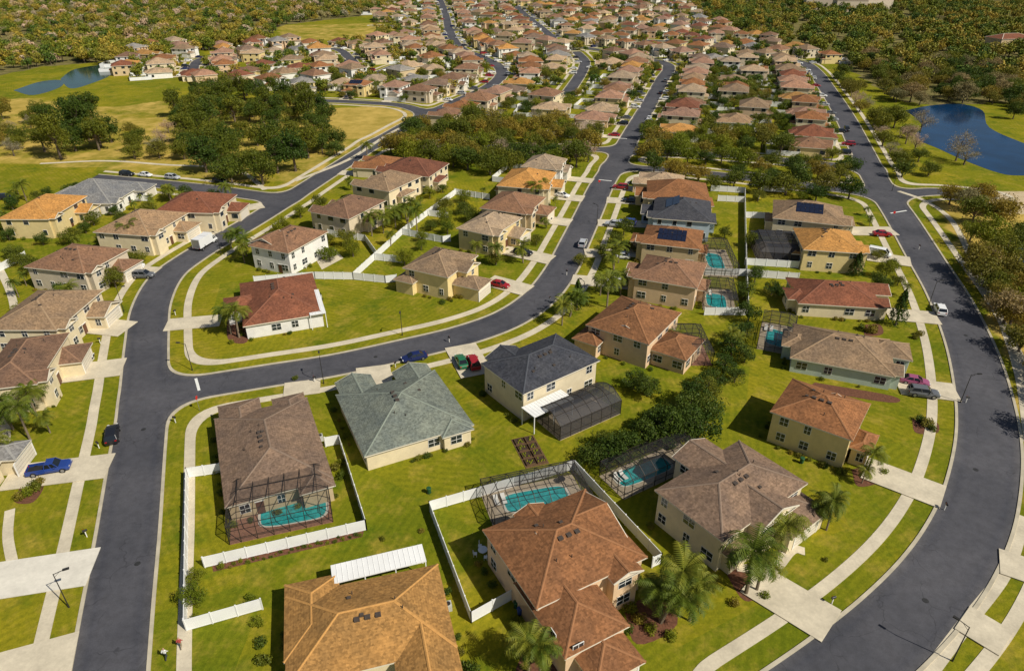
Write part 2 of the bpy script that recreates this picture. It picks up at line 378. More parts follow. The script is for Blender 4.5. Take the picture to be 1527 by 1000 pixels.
def ribbon(name,pts,w,z,m,thick=.05,world=False):
    P=catmull(pts if world else PP(pts),5) if len(pts)>2 else np.array(pts if world else PP(pts))
    vs=[];n=len(P)
    for i in range(n):
        d=P[min(i+1,n-1)]-P[max(i-1,0)]; d/=np.hypot(*d)+1e-9
        for s in (-1,1): vs.append((P[i][0]-d[1]*s*w/2,P[i][1]+d[0]*s*w/2,z))
    me=bpy.data.meshes.new(name); me.from_pydata(vs,[],[(2*i,2*i+2,2*i+3,2*i+1) for i in range(n-1)]); me.materials.append(m)
    o=addobj(name,me)
    if thick: s=o.modifiers.new('t','SOLIDIFY'); s.thickness=thick; s.offset=0
    return o
def driveway(a,b,w,m=None,world=False):
    A=np.array(a if world else M(*a),float); B=np.array(b if world else M(*b),float); d=B-A; d/=np.hypot(*d)
    e=np.hypot(*(B-A)); t=0
    while t<45:
        if sd1(*(A+d*t))<.05: e=t; break
        t+=.4
    ribbon('driveway',[tuple(A),tuple(A+d*e)],w,.13+random.random()*.01,m or conc,.10,True)
ribbon('footpath',[(395,283),(370,262),(340,250),(250,246),(160,240),(60,244)],1.6,.03,conc,0)
ribbon('footpath',[(440,270),(520,238),(580,200),(630,175)],1.6,.034,conc,0)
ribbon('footpath',[(1340,285),(1380,300),(1420,330),(1455,400),(1490,470),(1520,560),(1535,660)],1.5,.03,conc,0)
ribbon('footpath',[(1527,770),(1500,850),(1440,930),(1380,1010)],1.5,.035,conc,0)
# ---------------------------------------------------------------- houses
OV=.42
def side_rect(side,W,D,s0,s1,o0,o1):
    if side=='S': return (s0,s1,-o1,-o0)
    if side=='N': return (s0,s1,D+o0,D+o1)
    if side=='E': return (W+o0,W+o1,s0,s1)
    return (-o1,-o0,s0,s1)
def roof_z(w,x,y):
    x0,x1,y0,y1,h,ty,p=w
    if ty=='hip': return h+p*max(0,min(x-x0,x1-x,y-y0,y1-y))
    if ty=='gx': return h+p*max(0,min(y-y0,y1-y))
    return h+p*max(0,min(x-x0,x1-x))
def strip(mb,p,q,m,w=.3):
    p=Vector(p);q=Vector(q); d=q-p
    if d.length<.2: return
    n=Vector((-d.y,d.x,0)).normalized()*w/2; u=Vector((0,0,.07)); l=Vector((0,0,-.005))
    mb.mesh([tuple(v) for v in (p+n+l,p+u,p-n+l,q+n+l,q+u,q-n+l)],[(0,3,4,1),(1,4,5,2)],m)
def build_wing(A,w,rmat,wmat,cap,lvl):
    x0,x1,y0,y1,h,ty,p=w; R=A['roof']; Wl=A['walls']; Fm=A['fascia']
    b=h-.2
    ix0,ix1,iy0,iy1=x0+OV,x1-OV,y0+OV,y1-OV
    Wl.box(ix0,ix1,iy0,iy1,0,h-.12,wmat)
    c=[(x0,y0),(x1,y0),(x1,y1),(x0,y1)]
    for i in range(4):
        a,d=c[i],c[(i+1)%4]; Fm.face([(a[0],a[1],b),(d[0],d[1],b),(d[0],d[1],h),(a[0],a[1],h)],fas)
    Fm.face([(q[0],q[1],b) for q in c[::-1]],fas)
    W_,D_=x1-x0,y1-y0; C=[(q[0],q[1],h) for q in c]
    if ty=='hip':
        k=min(W_,D_)/2; zt=h+p*k
        if W_>=D_: r1=(x0+k,(y0+y1)/2,zt); r2=(x1-k,(y0+y1)/2,zt); fs=[[C[0],C[1],r2,r1],[C[1],C[2],r2],[C[2],C[3],r1,r2],[C[3],C[0],r1]]; ed=[(C[0],r1),(C[3],r1),(C[1],r2),(C[2],r2),(r1,r2)]
        else: r1=((x0+x1)/2,y0+k,zt); r2=((x0+x1)/2,y1-k,zt); fs=[[C[0],C[1],r1],[C[1],C[2],r2,r1],[C[2],C[3],r2],[C[3],C[0],r1,r2]]; ed=[(C[0],r1),(C[1],r1),(C[2],r2),(C[3],r2),(r1,r2)]
        if abs(W_-D_)<.05: fs=[f if len(f)==3 else [f[0],f[1],f[2]] for f in fs]
        for f in fs: R.face(f,rmat)
    elif ty=='gx':
        ym=(y0+y1)/2; zt=h+p*D_/2; r1=(x0,ym,zt); r2=(x1,ym,zt)
        R.face([C[0],C[1],r2,r1],rmat); R.face([C[2],C[3],r1,r2],rmat)
        Wl.face([(ix0,y0+.1,h-.1),(ix0,y1-.1,h-.1),(ix0,ym,zt-.06)],wmat); Wl.face([(ix1,y0+.1,h-.1),(ix1,ym,zt-.06),(ix1,y1-.1,h-.1)],wmat)
        for x in (x0,x1):
            for yy in (y0,y1): Fm.beam((x,yy,h-.1),(x,ym,zt-.1),.08,fas,.2)
        ed=[(r1,r2)]
    else:
        xm=(x0+x1)/2; zt=h+p*W_/2; r1=(xm,y0,zt); r2=(xm,y1,zt)
        R.face([C[3],C[0],r1,r2],rmat); R.face([C[1],C[2],r2,r1],rmat)
        Wl.face([(x0+.1,iy0,h-.1),(xm,iy0,zt-.06),(x1-.1,iy0,h-.1)],wmat); Wl.face([(x0+.1,iy1,h-.1),(x1-.1,iy1,h-.1),(xm,iy1,zt-.06)],wmat)
        for y in (y0,y1):
            for xx in (x0,x1): Fm.beam((xx,y,h-.1),(xm,y,zt-.1),.08,fas,.2)
        ed=[(r1,r2)]
    if lvl>=1:
        for a,d in ed: strip(A['ridge_caps'],a,d,cap,.32)
def wall_item(mb,side,w,s,z0,z1,half,out,m):
    x0,x1,y0,y1=w[0]+OV,w[1]-OV,w[2]+OV,w[3]-OV
    if side=='S': mb.box(s-half,s+half,y0-out,y0+.02,z0,z1,m)
    elif side=='N': mb.box(s-half,s+half,y1-.02,y1+out,z0,z1,m)
    elif side=='W': mb.box(x0-out,x0+.02,s-half,s+half,z0,z1,m)
    else: mb.box(x1-.02,x1+out,s-half,s+half,z0,z1,m)
def build_house(loc,rz,W,D,h,roof,wall,front='S',wings=None,ty='hip',solar=False,lvl=2,pitch=.42,garage_side=1,split=None,gout=3.2):
    A=Asm(); rmat=rm(roof); cap=mat('cap_'+roof,mul(ROOF[roof],1.05),.9,.15,3); wmt=wm(wall)
    ws=[(0,W,0,D,h,ty,pitch)]
    L_=W if front in 'SN' else D; gt={'S':'gy','N':'gy','E':'gx','W':'gx'}[front]
    gar=None
    if wings is None: wings='std'
    if wings=='std':
        gw=min(7.0,L_*.48)
        if garage_side>0: s0,s1=L_-gw-.2,L_-.2
        else: s0,s1=.2,gw+.2
        r=side_rect(front,W,D,s0,s1,-4.5,gout); gh=min(h,3.0)-.03
        gar=len(ws); ws.append((*r,gh,random.choice(['hip',gt]),pitch*.97))
        aw=4.2; c0=(.6,.6+aw) if garage_side>0 else (L_-.6-aw,L_-.6)
        r=side_rect(front,W,D,c0[0],c0[1],-(min(W,D)/2),1.3); ws.append((*r,h-.05,gt,pitch*1.12))
        bk={'S':'N','N':'S','E':'W','W':'E'}[front]
        q0=random.uniform(.08,.4)
        r=side_rect(bk,W,D,L_*q0,L_*(q0+.45),-3.5,1.6); ws.append((*r,min(h,2.95)-.05,'hip',pitch*.9))
    else:
        for i,wg in enumerate(wings):
            fx0,fx1,yy0,yy1,hh,tt=wg[:6]; ws.append((fx0*W,fx1*W,yy0,yy1,hh,tt,pitch*(1-.02*(i+1))))
            if len(wg)>6: gar=len(ws)-1; front=wg[6]
    for w in ws: build_wing(A,w,rmat,wmt,cap,lvl)
    for i,w in enumerate(ws):
        x0,x1,y0,y1=w[:4]
        for side in 'SNEW':
            ln=(x1-x0) if side in 'SN' else (y1-y0); base=x0 if side in 'SN' else y0
            if gar==i and side==front:
                c=base+ln/2; g=A['garage_door']; wall_item(g,side,w,c,0.05,2.25,2.4,.05,gdoor)
                if lvl>=2:
                    for k in range(1,4): wall_item(g,side,w,c,.05+k*.55,.08+k*.55,2.4,.065,mat('door_groove',(.25,.22,.18),.7,.1))
                    t=A['garage_trim']; 
                    for sx in (-2.5,2.5): wall_item(t,side,w,c+sx,0.02,2.35,.1,.08,trim)
                    wall_item(t,side,w,c,2.25,2.4,2.4,.08,trim)
                continue
            if lvl==0 and side=='N': continue
            n=max(1,int(ln//3.6))
            for k in range(n):
                s=base+ln*(k+.5)/n+random.uniform(-.3,.3)
                px,py={'S':(s,y0+OV-.3),'N':(s,y1-OV+.3),'W':(x0+OV-.3,s),'E':(x1-OV+.3,s)}[side]
                for (za,zb) in (((.95,2.25),) if w[4]<4 else ((.95,2.25),(3.75,5.05))):
                    if any(j!=i and q[0]-.4<px<q[1]+.4 and q[2]-.4<py<q[3]+.4 and q[4]>za for j,q in enumerate(ws)): continue
                    if random.random()<.18: continue
                    hw=random.choice([.45,.6,.85])
                    if lvl>=1: wall_item(A['window_frames'],side,w,s,za-.07,zb+.07,hw+.07,.05,trim)
                    wall_item(A['windows'],side,w,s,za,zb,hw,.07,glass)
                    if lvl>=2:
                        wall_item(A['mullions'],side,w,s,za,zb,.03,.085,trim); wall_item(A['mullions'],side,w,s,(za+zb)/2-.03,(za+zb)/2+.03,hw,.088,trim)
    w=ws[0]; Lf=L_; s=Lf*.5-.2 if wings=='std' else Lf*.3
    if lvl>=1:
        wall_item(A['front_door'],front,w,s,.05,2.15,.5,.06,fdoor)
        wall_item(A['door_trim'],front,w,s,2.15,2.3,.62,.08,trim)
        w=ws[0]
        for k in range(5 if lvl>1 else 2):
            x=random.uniform(W*.25,W*.75); y=random.uniform(D*.2,D*.8); z=roof_z(w,x,y)
            if any(roof_z(q,x,y)>z for q in ws[1:] if q[0]<x<q[1] and q[2]<y<q[3]): continue
            if k%2: A['roof_vents'].box(x-.22,x+.22,y-.18,y+.18,z-.2,z+.16,ventm)
            else: A['vent_pipes'].cyl((x,y),.06,z-.2,z+.45,ventm,8)
        if lvl>1:
            for k in range(3):
                if W>=D: x=W/2+(k-1)*1.1; y=D/2-1.0
                else: x=W/2-1.0; y=D/2+(k-1)*1.1
                z=roof_z(w,x,y); A['roof_vents'].box(x-.3,x+.3,y-.25,y+.25,z-.1,z+.16,ventm)
            A['ac_unit'].box(W-.1,W+.7,D*.6,D*.6+.8,0,.95,mat('ac_metal',(.45,.45,.42),.5,.1)); A['ac_fan'].cyl((W+.3,D*.6+.4),.3,.95,1.0,dark,12)
    if solar:
        p=pitch; n=6; ext=max(W,D); inn=min(W,D)
        for r_ in range(2):
            for k in range(n):
                s=ext*.5+(k-n/2)*1.08
                ya=inn/2-.9-(r_+1)*1.7; yb=ya+1.62
                if ya<.4: continue
                za=h+p*ya+.1; zb=h+p*yb+.1
                if W>=D: q=[(s,ya,za),(s+1.02,ya,za),(s+1.02,yb,zb),(s,yb,zb)]
                elif solar=='E': q=[(W-ya,s,za),(W-ya,s+1.02,za),(W-yb,s+1.02,zb),(W-yb,s,zb)]
                else: q=[(ya,s+1.02,za),(ya,s,za),(yb,s,zb),(yb,s+1.02,zb)]
                A['solar_panels'].mesh(q+[(a_,b_,c_-.05) for a_,b_,c_ in q],[(0,1,2,3),(0,4,5,1),(1,5,6,2),(2,6,7,3),(3,7,4,0)],solarm)
    return A.finish('house',(loc[0],loc[1],0),rz,split=(lvl>=1) if split is None else split)
PLACED=[]; HREC=[]
def house(A,B,D,h,roof,wall,**k):
    a=np.array(M(*A,h)); b=np.array(M(*B,h)); d=np.array(M(*D,h))
    u=b-a; W=np.hypot(*u); u/=W; n=np.array([-u[1],u[0]]); dep=float((d-a)@n)
    W=max(9,W); dep=max(8.5,dep)
    c=a+u*W/2+n*dep/2; PLACED.append((c[0],c[1],max(W,dep)/2)); HREC.append((a,u,n,W,dep))
    y=c[1]; lvl=2 if y<170 else 1
    return build_house(a,math.atan2(u[1],u[0]),W,dep,h,roof,wall,lvl=lvl,**k)
house((335,757),(497,712),(329,622),3.0,'gb','tan',wings=[(.05,.5,15,24.0,2.9,'hip'),(.62,.98,12,22.5,2.95,'hip'),(.66,1.0,-1.5,8,2.92,'hip')],pitch=.36)
house((543,681),(707,633),(514,585),3.0,'gg','cream',wings=[(.04,.40,10,20.5,2.95,'gy'),(.60,.97,9,19.5,2.92,'gy','N'),(.68,.98,-.8,6,2.9,'hip')],pitch=.38)
house((780,588),(895,537),(708,545),5.6,'ch','cream',front='N',wings=[(.1,.5,5,12.5,5.5,'gy'),(.55,1.0,8,14,3.2,'hip','N')])
house((800,908),(966,830),(728,786),5.6,'ob','peach',wings=[(.30,.98,3,12.5,5.55,'gx'),(.0,.55,-5.6,5,4.4,'hip'),(.10,.52,-9.0,0,3.1,'hip','S'),(.62,.9,-1.2,5,5.5,'gy'),(.3,.6,6,13.2,5.5,'gy')],pitch=.42)
house((1078,808),(1205,720),(959,740),5.6,'gb','cream',front='E',wings=[(.30,.75,-1.6,6,5.5,'gy'),(.55,1.04,-3.4,4,3.1,'hip','S'),(.05,.35,-1.2,5,3.0,'hip'),(.4,.8,5,14,5.52,'gy')],pitch=.42)
house((1148,613),(1272,657),(1198,569),5.6,'ob','yellow',front='E',wings=[(.96,1.22,2,7.5,3.0,'hip','E'),(.35,.85,3,9,5.55,'gy')])
house((1178,533),(1336,562),(1184,482),3.0,'tn','mint',front='E')
house((1190,452),(1320,460),(1200,415),3.0,'rb','cream',front='E')
house((873,484),(968,514),(925,440),5.3,'ob','peach',front='W',wings=[(.9,1.5,2,11,3.2,'hip'),(-.12,.3,-2.2,5,3.0,'hip','W'),(.3,.8,2,12,5.25,'gy')])
house((943,414),(1040,430),(958,378),5.3,'br','peach',front='W',wings='std')
house((955,362),(1045,372),(972,336),5.3,'ob','tan',front='W',solar=True)
house((972,325),(1062,332),(985,295),5.3,'ch','blue',front='W',solar=True)
house((965,296),(1060,301),(978,270),5.3,'ob','yellow',front='W')
house((1152,325),(1262,337),(1162,299),5.3,'tn','cream',front='E',solar='E')
house((1198,372),(1290,378),(1188,340),5.3,'ot','yellow',front='E')
house((362,487),(484,467),(348,424),3.0,'rb','white',front='W',wings=[(-.22,.3,7,14,3.0-.05,'hip'),(.3,.7,4,15,2.95,'gy')])
house((430,378),(490,345),(378,362),5.6,'br','white',front='W',wings=[(.1,.5,4,13,5.5,'gx')])
house((600,399),(668,414),(632,364),5.5,'tn','yellow',front='E',wings=[(.85,1.55,2,8,3.1,'hip','E'),(.6,1.2,4,10,5.4,'gx'),(-.15,.3,-1.5,4,3,'hip')])
house((680,340),(735,352),(703,309),5.5,'lt','yellow',front='E')
house((715,310),(785,320),(730,283),5.3,'br','tan',front='E')
house((740,277),(812,283),(762,252),5.3,'ot','cream',front='E')
house((463,316),(520,327),(495,285),5.3,'br','beige',front='W',solar='W')
house((525,276),(580,286),(552,250),5.3,'tn','cream',front='W')
house((563,256),(640,264),(592,236),5.3,'rb','cream',front='W')
house((35,398),(125,408),(82,360),5.3,'br','beige',front='E')
house((-25,492),(84,492),(0,432),5.3,'tn','cream',front='E')
house((-45,584),(55,572),(-30,510),5.3,'br','cream',front='E')
house((138,346),(222,352),(172,310),5.3,'tn','cream',front='E')
house((228,316),(318,318),(258,288),5.3,'rb','cream',front='E')
house((60,302),(165,304),(84,270),3.2,'gr','white',front='E')
house((-5,327),(72,327),(12,292),5.3,'ot','yellow',front='E')
house((-150,730),(-42,722),(-162,668),3.0,'gr','cream',front='E')
house((425,1027),(682,964),(407,893),3.0,'ot','cream',wings=[(-.01,.34,3,13.0,2.95,'hip'),(.62,1.0,-3,7,2.93,'gy','S'),(.45,.80,2,10,2.9,'hip')],pitch=.40)
EXCL=[PP(p) for p in PONDS+WOODS+[PARKP,DRY[1][0]]]+[PP([(560,185),(870,195),(900,262),(600,262)]),PP([(940,195),(1260,240),(1300,300),(950,270)]),PP([(1225,95),(1270,150),(1345,280),(1700,290),(1700,60)])]
roofs=['ob','br','br','rb','tn','tn','lt','gb','ot','gr','ob','pk','pk','lt']; walls=['cream','tan','yellow','white','beige','peach','cream','white']
CARSPOTS=[]
def fence(pts,world=False,h=1.8,simple=False,m=None):
    P=[np.array(p,float) for p in (pts if world else PP(pts))]; mb=MB(); m=m or vinyl
    for a,b in zip(P[:-1],P[1:]):
        d=b-a; L_=np.hypot(*d); 
        if L_<.5: continue
        d/=L_; n=max(1,int(round(L_/2.4))); 
        mb.beam((*a,h/2+.04),(*b,h/2+.04),.04,m,h-.12)
        if not simple:
            mb.beam((*a,h-.05),(*b,h-.05),.07,m,.1); mb.beam((*a,.15),(*b,.15),.07,m,.12)
            for k in range(n+1):
                p=a+d*L_*k/n; mb.box(p[0]-.065,p[0]+.065,p[1]-.065,p[1]+.065,0,h+.06,m)
                mb.box(p[0]-.08,p[0]+.08,p[1]-.08,p[1]+.08,h+.06,h+.09,m)
        else:
            for p in (a,b): mb.box(p[0]-.07,p[0]+.07,p[1]-.07,p[1]+.07,0,h+.06,m)
    return addobj('white_vinyl_fence',mb.data('white_vinyl_fence'))
def auto_house(c,uy,drive=True):
    """house centred at c whose back direction (away from the street) is uy"""
    W=random.uniform(11.0,14.0); D=random.uniform(10.5,14); PLACED.append((c[0],c[1],7.0))
    uy=uy+np.array([-uy[1],uy[0]])*random.uniform(-.05,.05); uy/=np.hypot(*uy)
    ux=np.array([uy[1],-uy[0]]); loc=c-ux*W/2-uy*D/2
    gs=random.choice([-1,1]); h=random.choice([5.3,3.1,3.1,5.3,5.3]); y=c[1]
    build_house(loc,math.atan2(ux[1],ux[0]),W,D,h,random.choice(roofs),random.choice(walls),garage_side=gs,gout=random.uniform(1.5,3.4),lvl=1 if y<330 else 0,pitch=random.uniform(.36,.48),wings='std' if y<560 else [(.1,.5,-2,6,h-.05,'gy')],solar=random.random()<.10 and y<400)
    g=loc+ux*(W-3.7 if gs>0 else 3.7)-uy*1.5
    if drive:
        driveway(tuple(g),tuple(g-uy*5),4.8,world=True)
        if random.random()<.7: CARSPOTS.append((g-uy*4.6+ux*random.choice([-1.1,1.1]),math.atan2(uy[1],uy[0])))
    if random.random()<.65:
        q=[loc+uy*D*.8-ux*1.4,loc+uy*(D+9)-ux*1.4,loc+uy*(D+9)+ux*(W+1.4),loc+uy*D*.8+ux*(W+1.4)]
        fence([tuple(z) for z in q],world=True,simple=True)
def okspot(c,r=8.0):
    if any(math.hypot(c[0]-q[0],c[1]-q[1])<r+q[2]*.95 for q in PLACED): return False
    return not any(inp1(c[0],c[1],e) for e in EXCL)
def row(name,side,off=17.5,spacing=17.0,ymin=205,first=0):
    P=PATH[name]; s=0; nxt=first
    for a,b in zip(P[:-1],P[1:]):
        d=b-a; L_=np.hypot(*d); d=d/(L_+1e-9)
        while nxt<s+L_:
            p=a+d*(nxt-s); n=np.array([-d[1],d[0]])*side; c=p+n*(off+random.uniform(-1,1.5))
            if ymin<p[1]<980 and sd1(c[0],c[1])>=10.0 and okspot(c,8.6): auto_house(c,n); nxt+=spacing+random.uniform(0,1.4)
            else: nxt+=2.5
        s+=L_
for n,s in (('mid',1),('mid',-1),('east',1),('east',-1),('west',-1),('west',1),('nw',1),('nw',-1),('nw2',1),('nw2',-1),('far6',1),('far6',-1),('far5',1),('far5',-1),('far1',1),('far1',-1),('far3',1),('far3',-1),('far2',1),('far2',-1),('far4',1),('far4',-1)):
    row(n,s)
def infill(poly,n,tries):
    P=PP(poly); xs=[p[0] for p in P]; ys=[p[1] for p in P]
    X=rng.uniform(min(xs),max(xs),tries); Y=rng.uniform(min(ys),max(ys),tries); ok=inpoly(X,Y,P); X=X[ok];Y=Y[ok]; k=0
    for x,y in zip(X,Y):
        s=sd1(x,y)
        if s<11 or not okspot((x,y),11.0): continue
        g=np.array([sd1(x+1.5,y)-s,sd1(x,y+1.5)-s]); L_=np.hypot(*g)
        if L_<.3: continue
        auto_house(np.array([x,y]),g/L_,drive=s<20); k+=1
        if k>=n: break
    return k
print('infill',infill([(560,2),(1010,2),(1220,60),(1240,190),(960,190),(870,180),(640,150),(480,140),(180,120),(190,72),(400,68),(560,60)],210,7000))
print('houses',len(PLACED),time.time()-T0)
fence([(330,705),(281,712),(279,938)])
fence([(279,940),(392,908)])
fence([(306,846),(547,790),(507,662),(486,666)])
fence([(765,893),(703,928),(641,762),(856,700),(985,840),(972,846)])
fence([(380,423),(470,416),(527,417),(600,350),(680,290)])
fence([(527,417),(575,422),(592,420)]); fence([(600,350),(660,362),(672,360)]); fence([(560,388),(600,392)]); fence([(640,322),(668,326)])
fence([(490,352),(545,360),(562,384)]); fence([(678,290),(730,298)])
fence([(0,405),(40,385)]); fence([(90,345),(130,325),(150,322)]); fence([(180,300),(225,300)])
fence([(1070,300),(1110,302),(1112,412),(1050,410)]); fence([(1110,325),(1145,326)]); fence([(1110,395),(1190,400)]); fence([(1112,412),(1190,418)]); fence([(1050,470),(1115,470),(1112,412)])
fence([(1130,300),(1135,285),(1170,287)]); fence([(1060,285),(1110,288),(1110,302)])
for a,b,w in [((330,478),(262,484),5),((450,590),(452,560),6),((560,580),(556,545),6),((712,560),(680,505),6),((885,975),(905,1060),6.5),((1120,862),(1250,940),5.6),
  ((1290,698),(1440,755),5.4),((1338,575),(1460,590),5.5),((1322,468),(1430,478),5.5),((1292,382),(1385,395),6),((1265,345),(1352,345),6),
  ((100,482),(200,492),6),((65,562),(200,545),6),((10,713),(200,690),5.5),((-30,870),(180,838),6.0),((-30,1010),(150,960),5.0),((170,405),(255,408),6),((235,350),(330,352),5),((325,318),(400,305),5),
  ((728,418),(810,440),5.5),((748,372),(840,392),5.5),((790,325),(868,335),5.5),((815,292),(880,298),5.5),((938,425),(830,415),5),((950,378),(850,378),5),((965,335),(870,332),5),((962,302),(890,298),5),
  ((1500,960),(1400,900),4.5),((1560,860),(1470,830),4.5)]:
    driveway(a,b,w,concw if (a==(-30,870)) else None)
ribbon('footpath',[(1098,845),(1150,850),(1180,820),(1200,822)],1.3,.05,conc,.05)
ribbon('footpath',[(15,760),(12,800),(20,845)],1.2,.05,conc,.05)
# ---------------------------------------------------------------- pools and enclosures
def pool_cage(A,B,D,h=2.7,deck=None,pool=(.5,.5,.36,.26),rise=.9,nopool=False,kind='mansard',scr=None):
    scr=scr or screen
    a=np.array(M(*A)); b=np.array(M(*B)); d=np.array(M(*D)); u=b-a; W=float(np.hypot(*u)); u/=W; n=np.array([-u[1],u[0]]); De=float((d-a)@n)
    rz=math.atan2(u[1],u[0]); As=Asm(); Fr=As['frame']; Sc=As['screens']
    dk=Asm(); dk['deck'].box(0,W,0,De,0,.08,deck or beigep)
    if not nopool:
        fx,fy,rx,ry=pool; cx,cy=W*fx,De*fy; rx*=W; ry*=De; N=28
        def ring(k,z): 
            o=[]
            for i in range(N):
                t=2*math.pi*i/N; c,s=math.cos(t),math.sin(t); e=.55
                o.append((cx+math.copysign(abs(c)**e,c)*rx*k,cy+math.copysign(abs(s)**e,s)*ry*k*(1+.12*math.cos(t*2+1)),z))
            return o
        dk['water'].face(ring(1,.105),poolw)
        r1=ring(1,.14); r2=ring(1.08,.14)
        for i in range(N): dk['coping'].face([r1[i],r1[(i+1)%N],r2[(i+1)%N],r2[i]],concw)
        for k in range(2):
            x=W*.1+k*1.0; y=De*.82
            dk['lounger'].box(x,x+.6,y-1.7,y-.6,.3,.38,trim); dk['lounger'].beam((x+.3,y-.6,.34),(x+.3,y-.1,.8),.6,trim,.06)
            for xx in (x+.05,x+.55):
                for yy in (y-1.6,y-.7): dk['lounger'].box(xx-.02,xx+.02,yy-.02,yy+.02,.08,.3,trim)
        dk['table'].cyl((W*.85,De*.85),.55,.72,.76,dark,14); dk['table'].cyl((W*.85,De*.85),.05,.08,.72,dark,8)
        dk.finish('swimming_pool',(a[0],a[1],0),rz)
    else: dk.finish('patio',(a[0],a[1],0),rz)
    nx=max(2,round(W/2.2)); ny_=max(2,round(De/2.2)); ins=min(1.4,De*.25)
    def top(x,y):
        if kind=='dome': return h+rise*math.sin(math.pi*min(max(y/De,0),1))
        e=min(x,W-x,y,De-y); return h+rise*min(1,e/ins)
    xs=[W*i/nx for i in range(nx+1)]; ys=[De*i/8 for i in range(9)]
    if kind!='dome':
        xs=[0,ins]+[ins+(W-2*ins)*i/max(1,nx-1) for i in range(1,max(1,nx-1))]+[W-ins,W]; ys=[0,ins]+[ins+(De-2*ins)*i/max(1,ny_-1) for i in range(1,max(1,ny_-1))]+[De-ins,De]
    P=lambda x,y:(x,y,top(x,y))
    for x in xs:
        for y0,y1 in zip(ys[:-1],ys[1:]): Fr.beam(P(x,y0),P(x,y1),.08,bronze,.10)
        Fr.beam((x,0,0.08),(x,0,top(x,0)),.08,bronze); Fr.beam((x,De,0.08),(x,De,top(x,De)),.08,bronze)
    for i,y in enumerate(ys):
        if kind=='dome' and i%2: continue
        for x0,x1 in zip(xs[:-1],xs[1:]): Fr.beam(P(x0,y),P(x1,y),.06,bronze,.08)
        Fr.beam((0,y,.08),(0,y,top(0,y)),.08,bronze); Fr.beam((W,y,.08),(W,y,top(W,y)),.08,bronze)
    for z in (.9,): 
        for p,q in (((0,0),(W,0)),((W,0),(W,De)),((W,De),(0,De)),((0,De),(0,0))): Fr.beam((*p,z),(*q,z),.06,bronze)
    for x0,x1 in zip(xs[:-1],xs[1:]):
        for y0,y1 in zip(ys[:-1],ys[1:]): Sc.face([P(x0,y0),P(x1,y0),P(x1,y1),P(x0,y1)],scr)
    for p,q in (((0,0),(W,0)),((W,0),(W,De)),((W,De),(0,De)),((0,De),(0,0))): Sc.face([(*p,.1),(*q,.1),(*q,h),(*p,h)],scr)
    e=As.finish('pool_screen_enclosure',(a[0],a[1],0),rz); PLACED.append((*(a+u*W/2+n*De/2),min(W,De)/2)); return e
pool_cage((343,812),(497,778),(343,740),3.0,brickp,(.62,.40,.33,.27))
pool_cage((835,657),(925,617),(798,628),2.7,nopool=True,kind='dome',rise=1.3,scr=screend)
pool_cage((738,792),(882,759),(715,737),2.8,beigep,(.52,.55,.33,.27))
pool_cage((930,745),(1050,690),(905,705),2.8,beigep,(.4,.55,.30,.30))
pool_cage((1000,545),(1062,545),(1022,502),2.8,brickp,(.5,.6,.3,.25))
pool_cage((1050,412),(1100,414),(1055,372),2.8,beigep,(.5,.55,.25,.3))
pool_cage((1048,462),(1098,466),(1048,430),2.8,beigep,(.45,.45,.3,.33))
pool_cage((1130,392),(1200,396),(1132,360),2.8,nopool=True,scr=screend)
pool_cage((1128,520),(1180,530),(1135,480),2.8,beigep,(.5,.5,.3,.3))
def patio_roof(A,B,D,h):
    a=np.array(M(*A,h)); b=np.array(M(*B,h)); d=np.array(M(*D,h)); u=b-a; W=float(np.hypot(*u)); u/=W; n=np.array([-u[1],u[0]]); De=float((d-a)@n)
    As=Asm(); As['roof_panel'].box(0,W,0,De,h-.12,h,vinyl)
    for x in np.linspace(.1,W-.1,max(2,int(W/3)+1)): As['posts'].box(x-.06,x+.06,De-.2,De-.08,0,h-.12,vinyl); As['posts'].box(x-.06,x+.06,.08,.2,0,h-.12,vinyl)
    for x in np.arange(.6,W-.1,.6): As['ribs'].box(x-.02,x+.02,0,De,h,h+.04,vinyl)
    As.finish('patio_cover',(a[0],a[1],0),math.atan2(u[1],u[0]))
patio_roof((496,870),(636,836),(490,843),3.15)
patio_roof((462,470),(486,466),(455,434),3.3)
patio_roof((797,622),(856,594),(784,604),3.3)
sheet('mulch_bed',[(318,852),(420,828),(540,800),(543,790),(420,815),(316,840)],.02,mulch,False)
sheet('mulch_bed',[(470,385),(500,372),(512,385),(480,402)],.02,conc,False)
for p in ([(930,905),(985,885),(1010,930),(950,960)],[(1270,700),(1310,690),(1318,715),(1280,725)],[(1215,570),(1330,590),(1326,600),(1212,580)],[(1080,850),(1130,845),(1140,880),(1110,895)],[(340,470),(372,478),(368,510),(340,505)],[(780,970),(835,985),(820,1010),(770,1010)],[(1290,484),(1312,484),(1316,498),(1290,500)],[(1360,625),(1395,628),(1398,645),(1366,645)],[(30,725),(65,722),(50,748),(22,748)]):
    sheet('mulch_bed',p,.022,mulch)
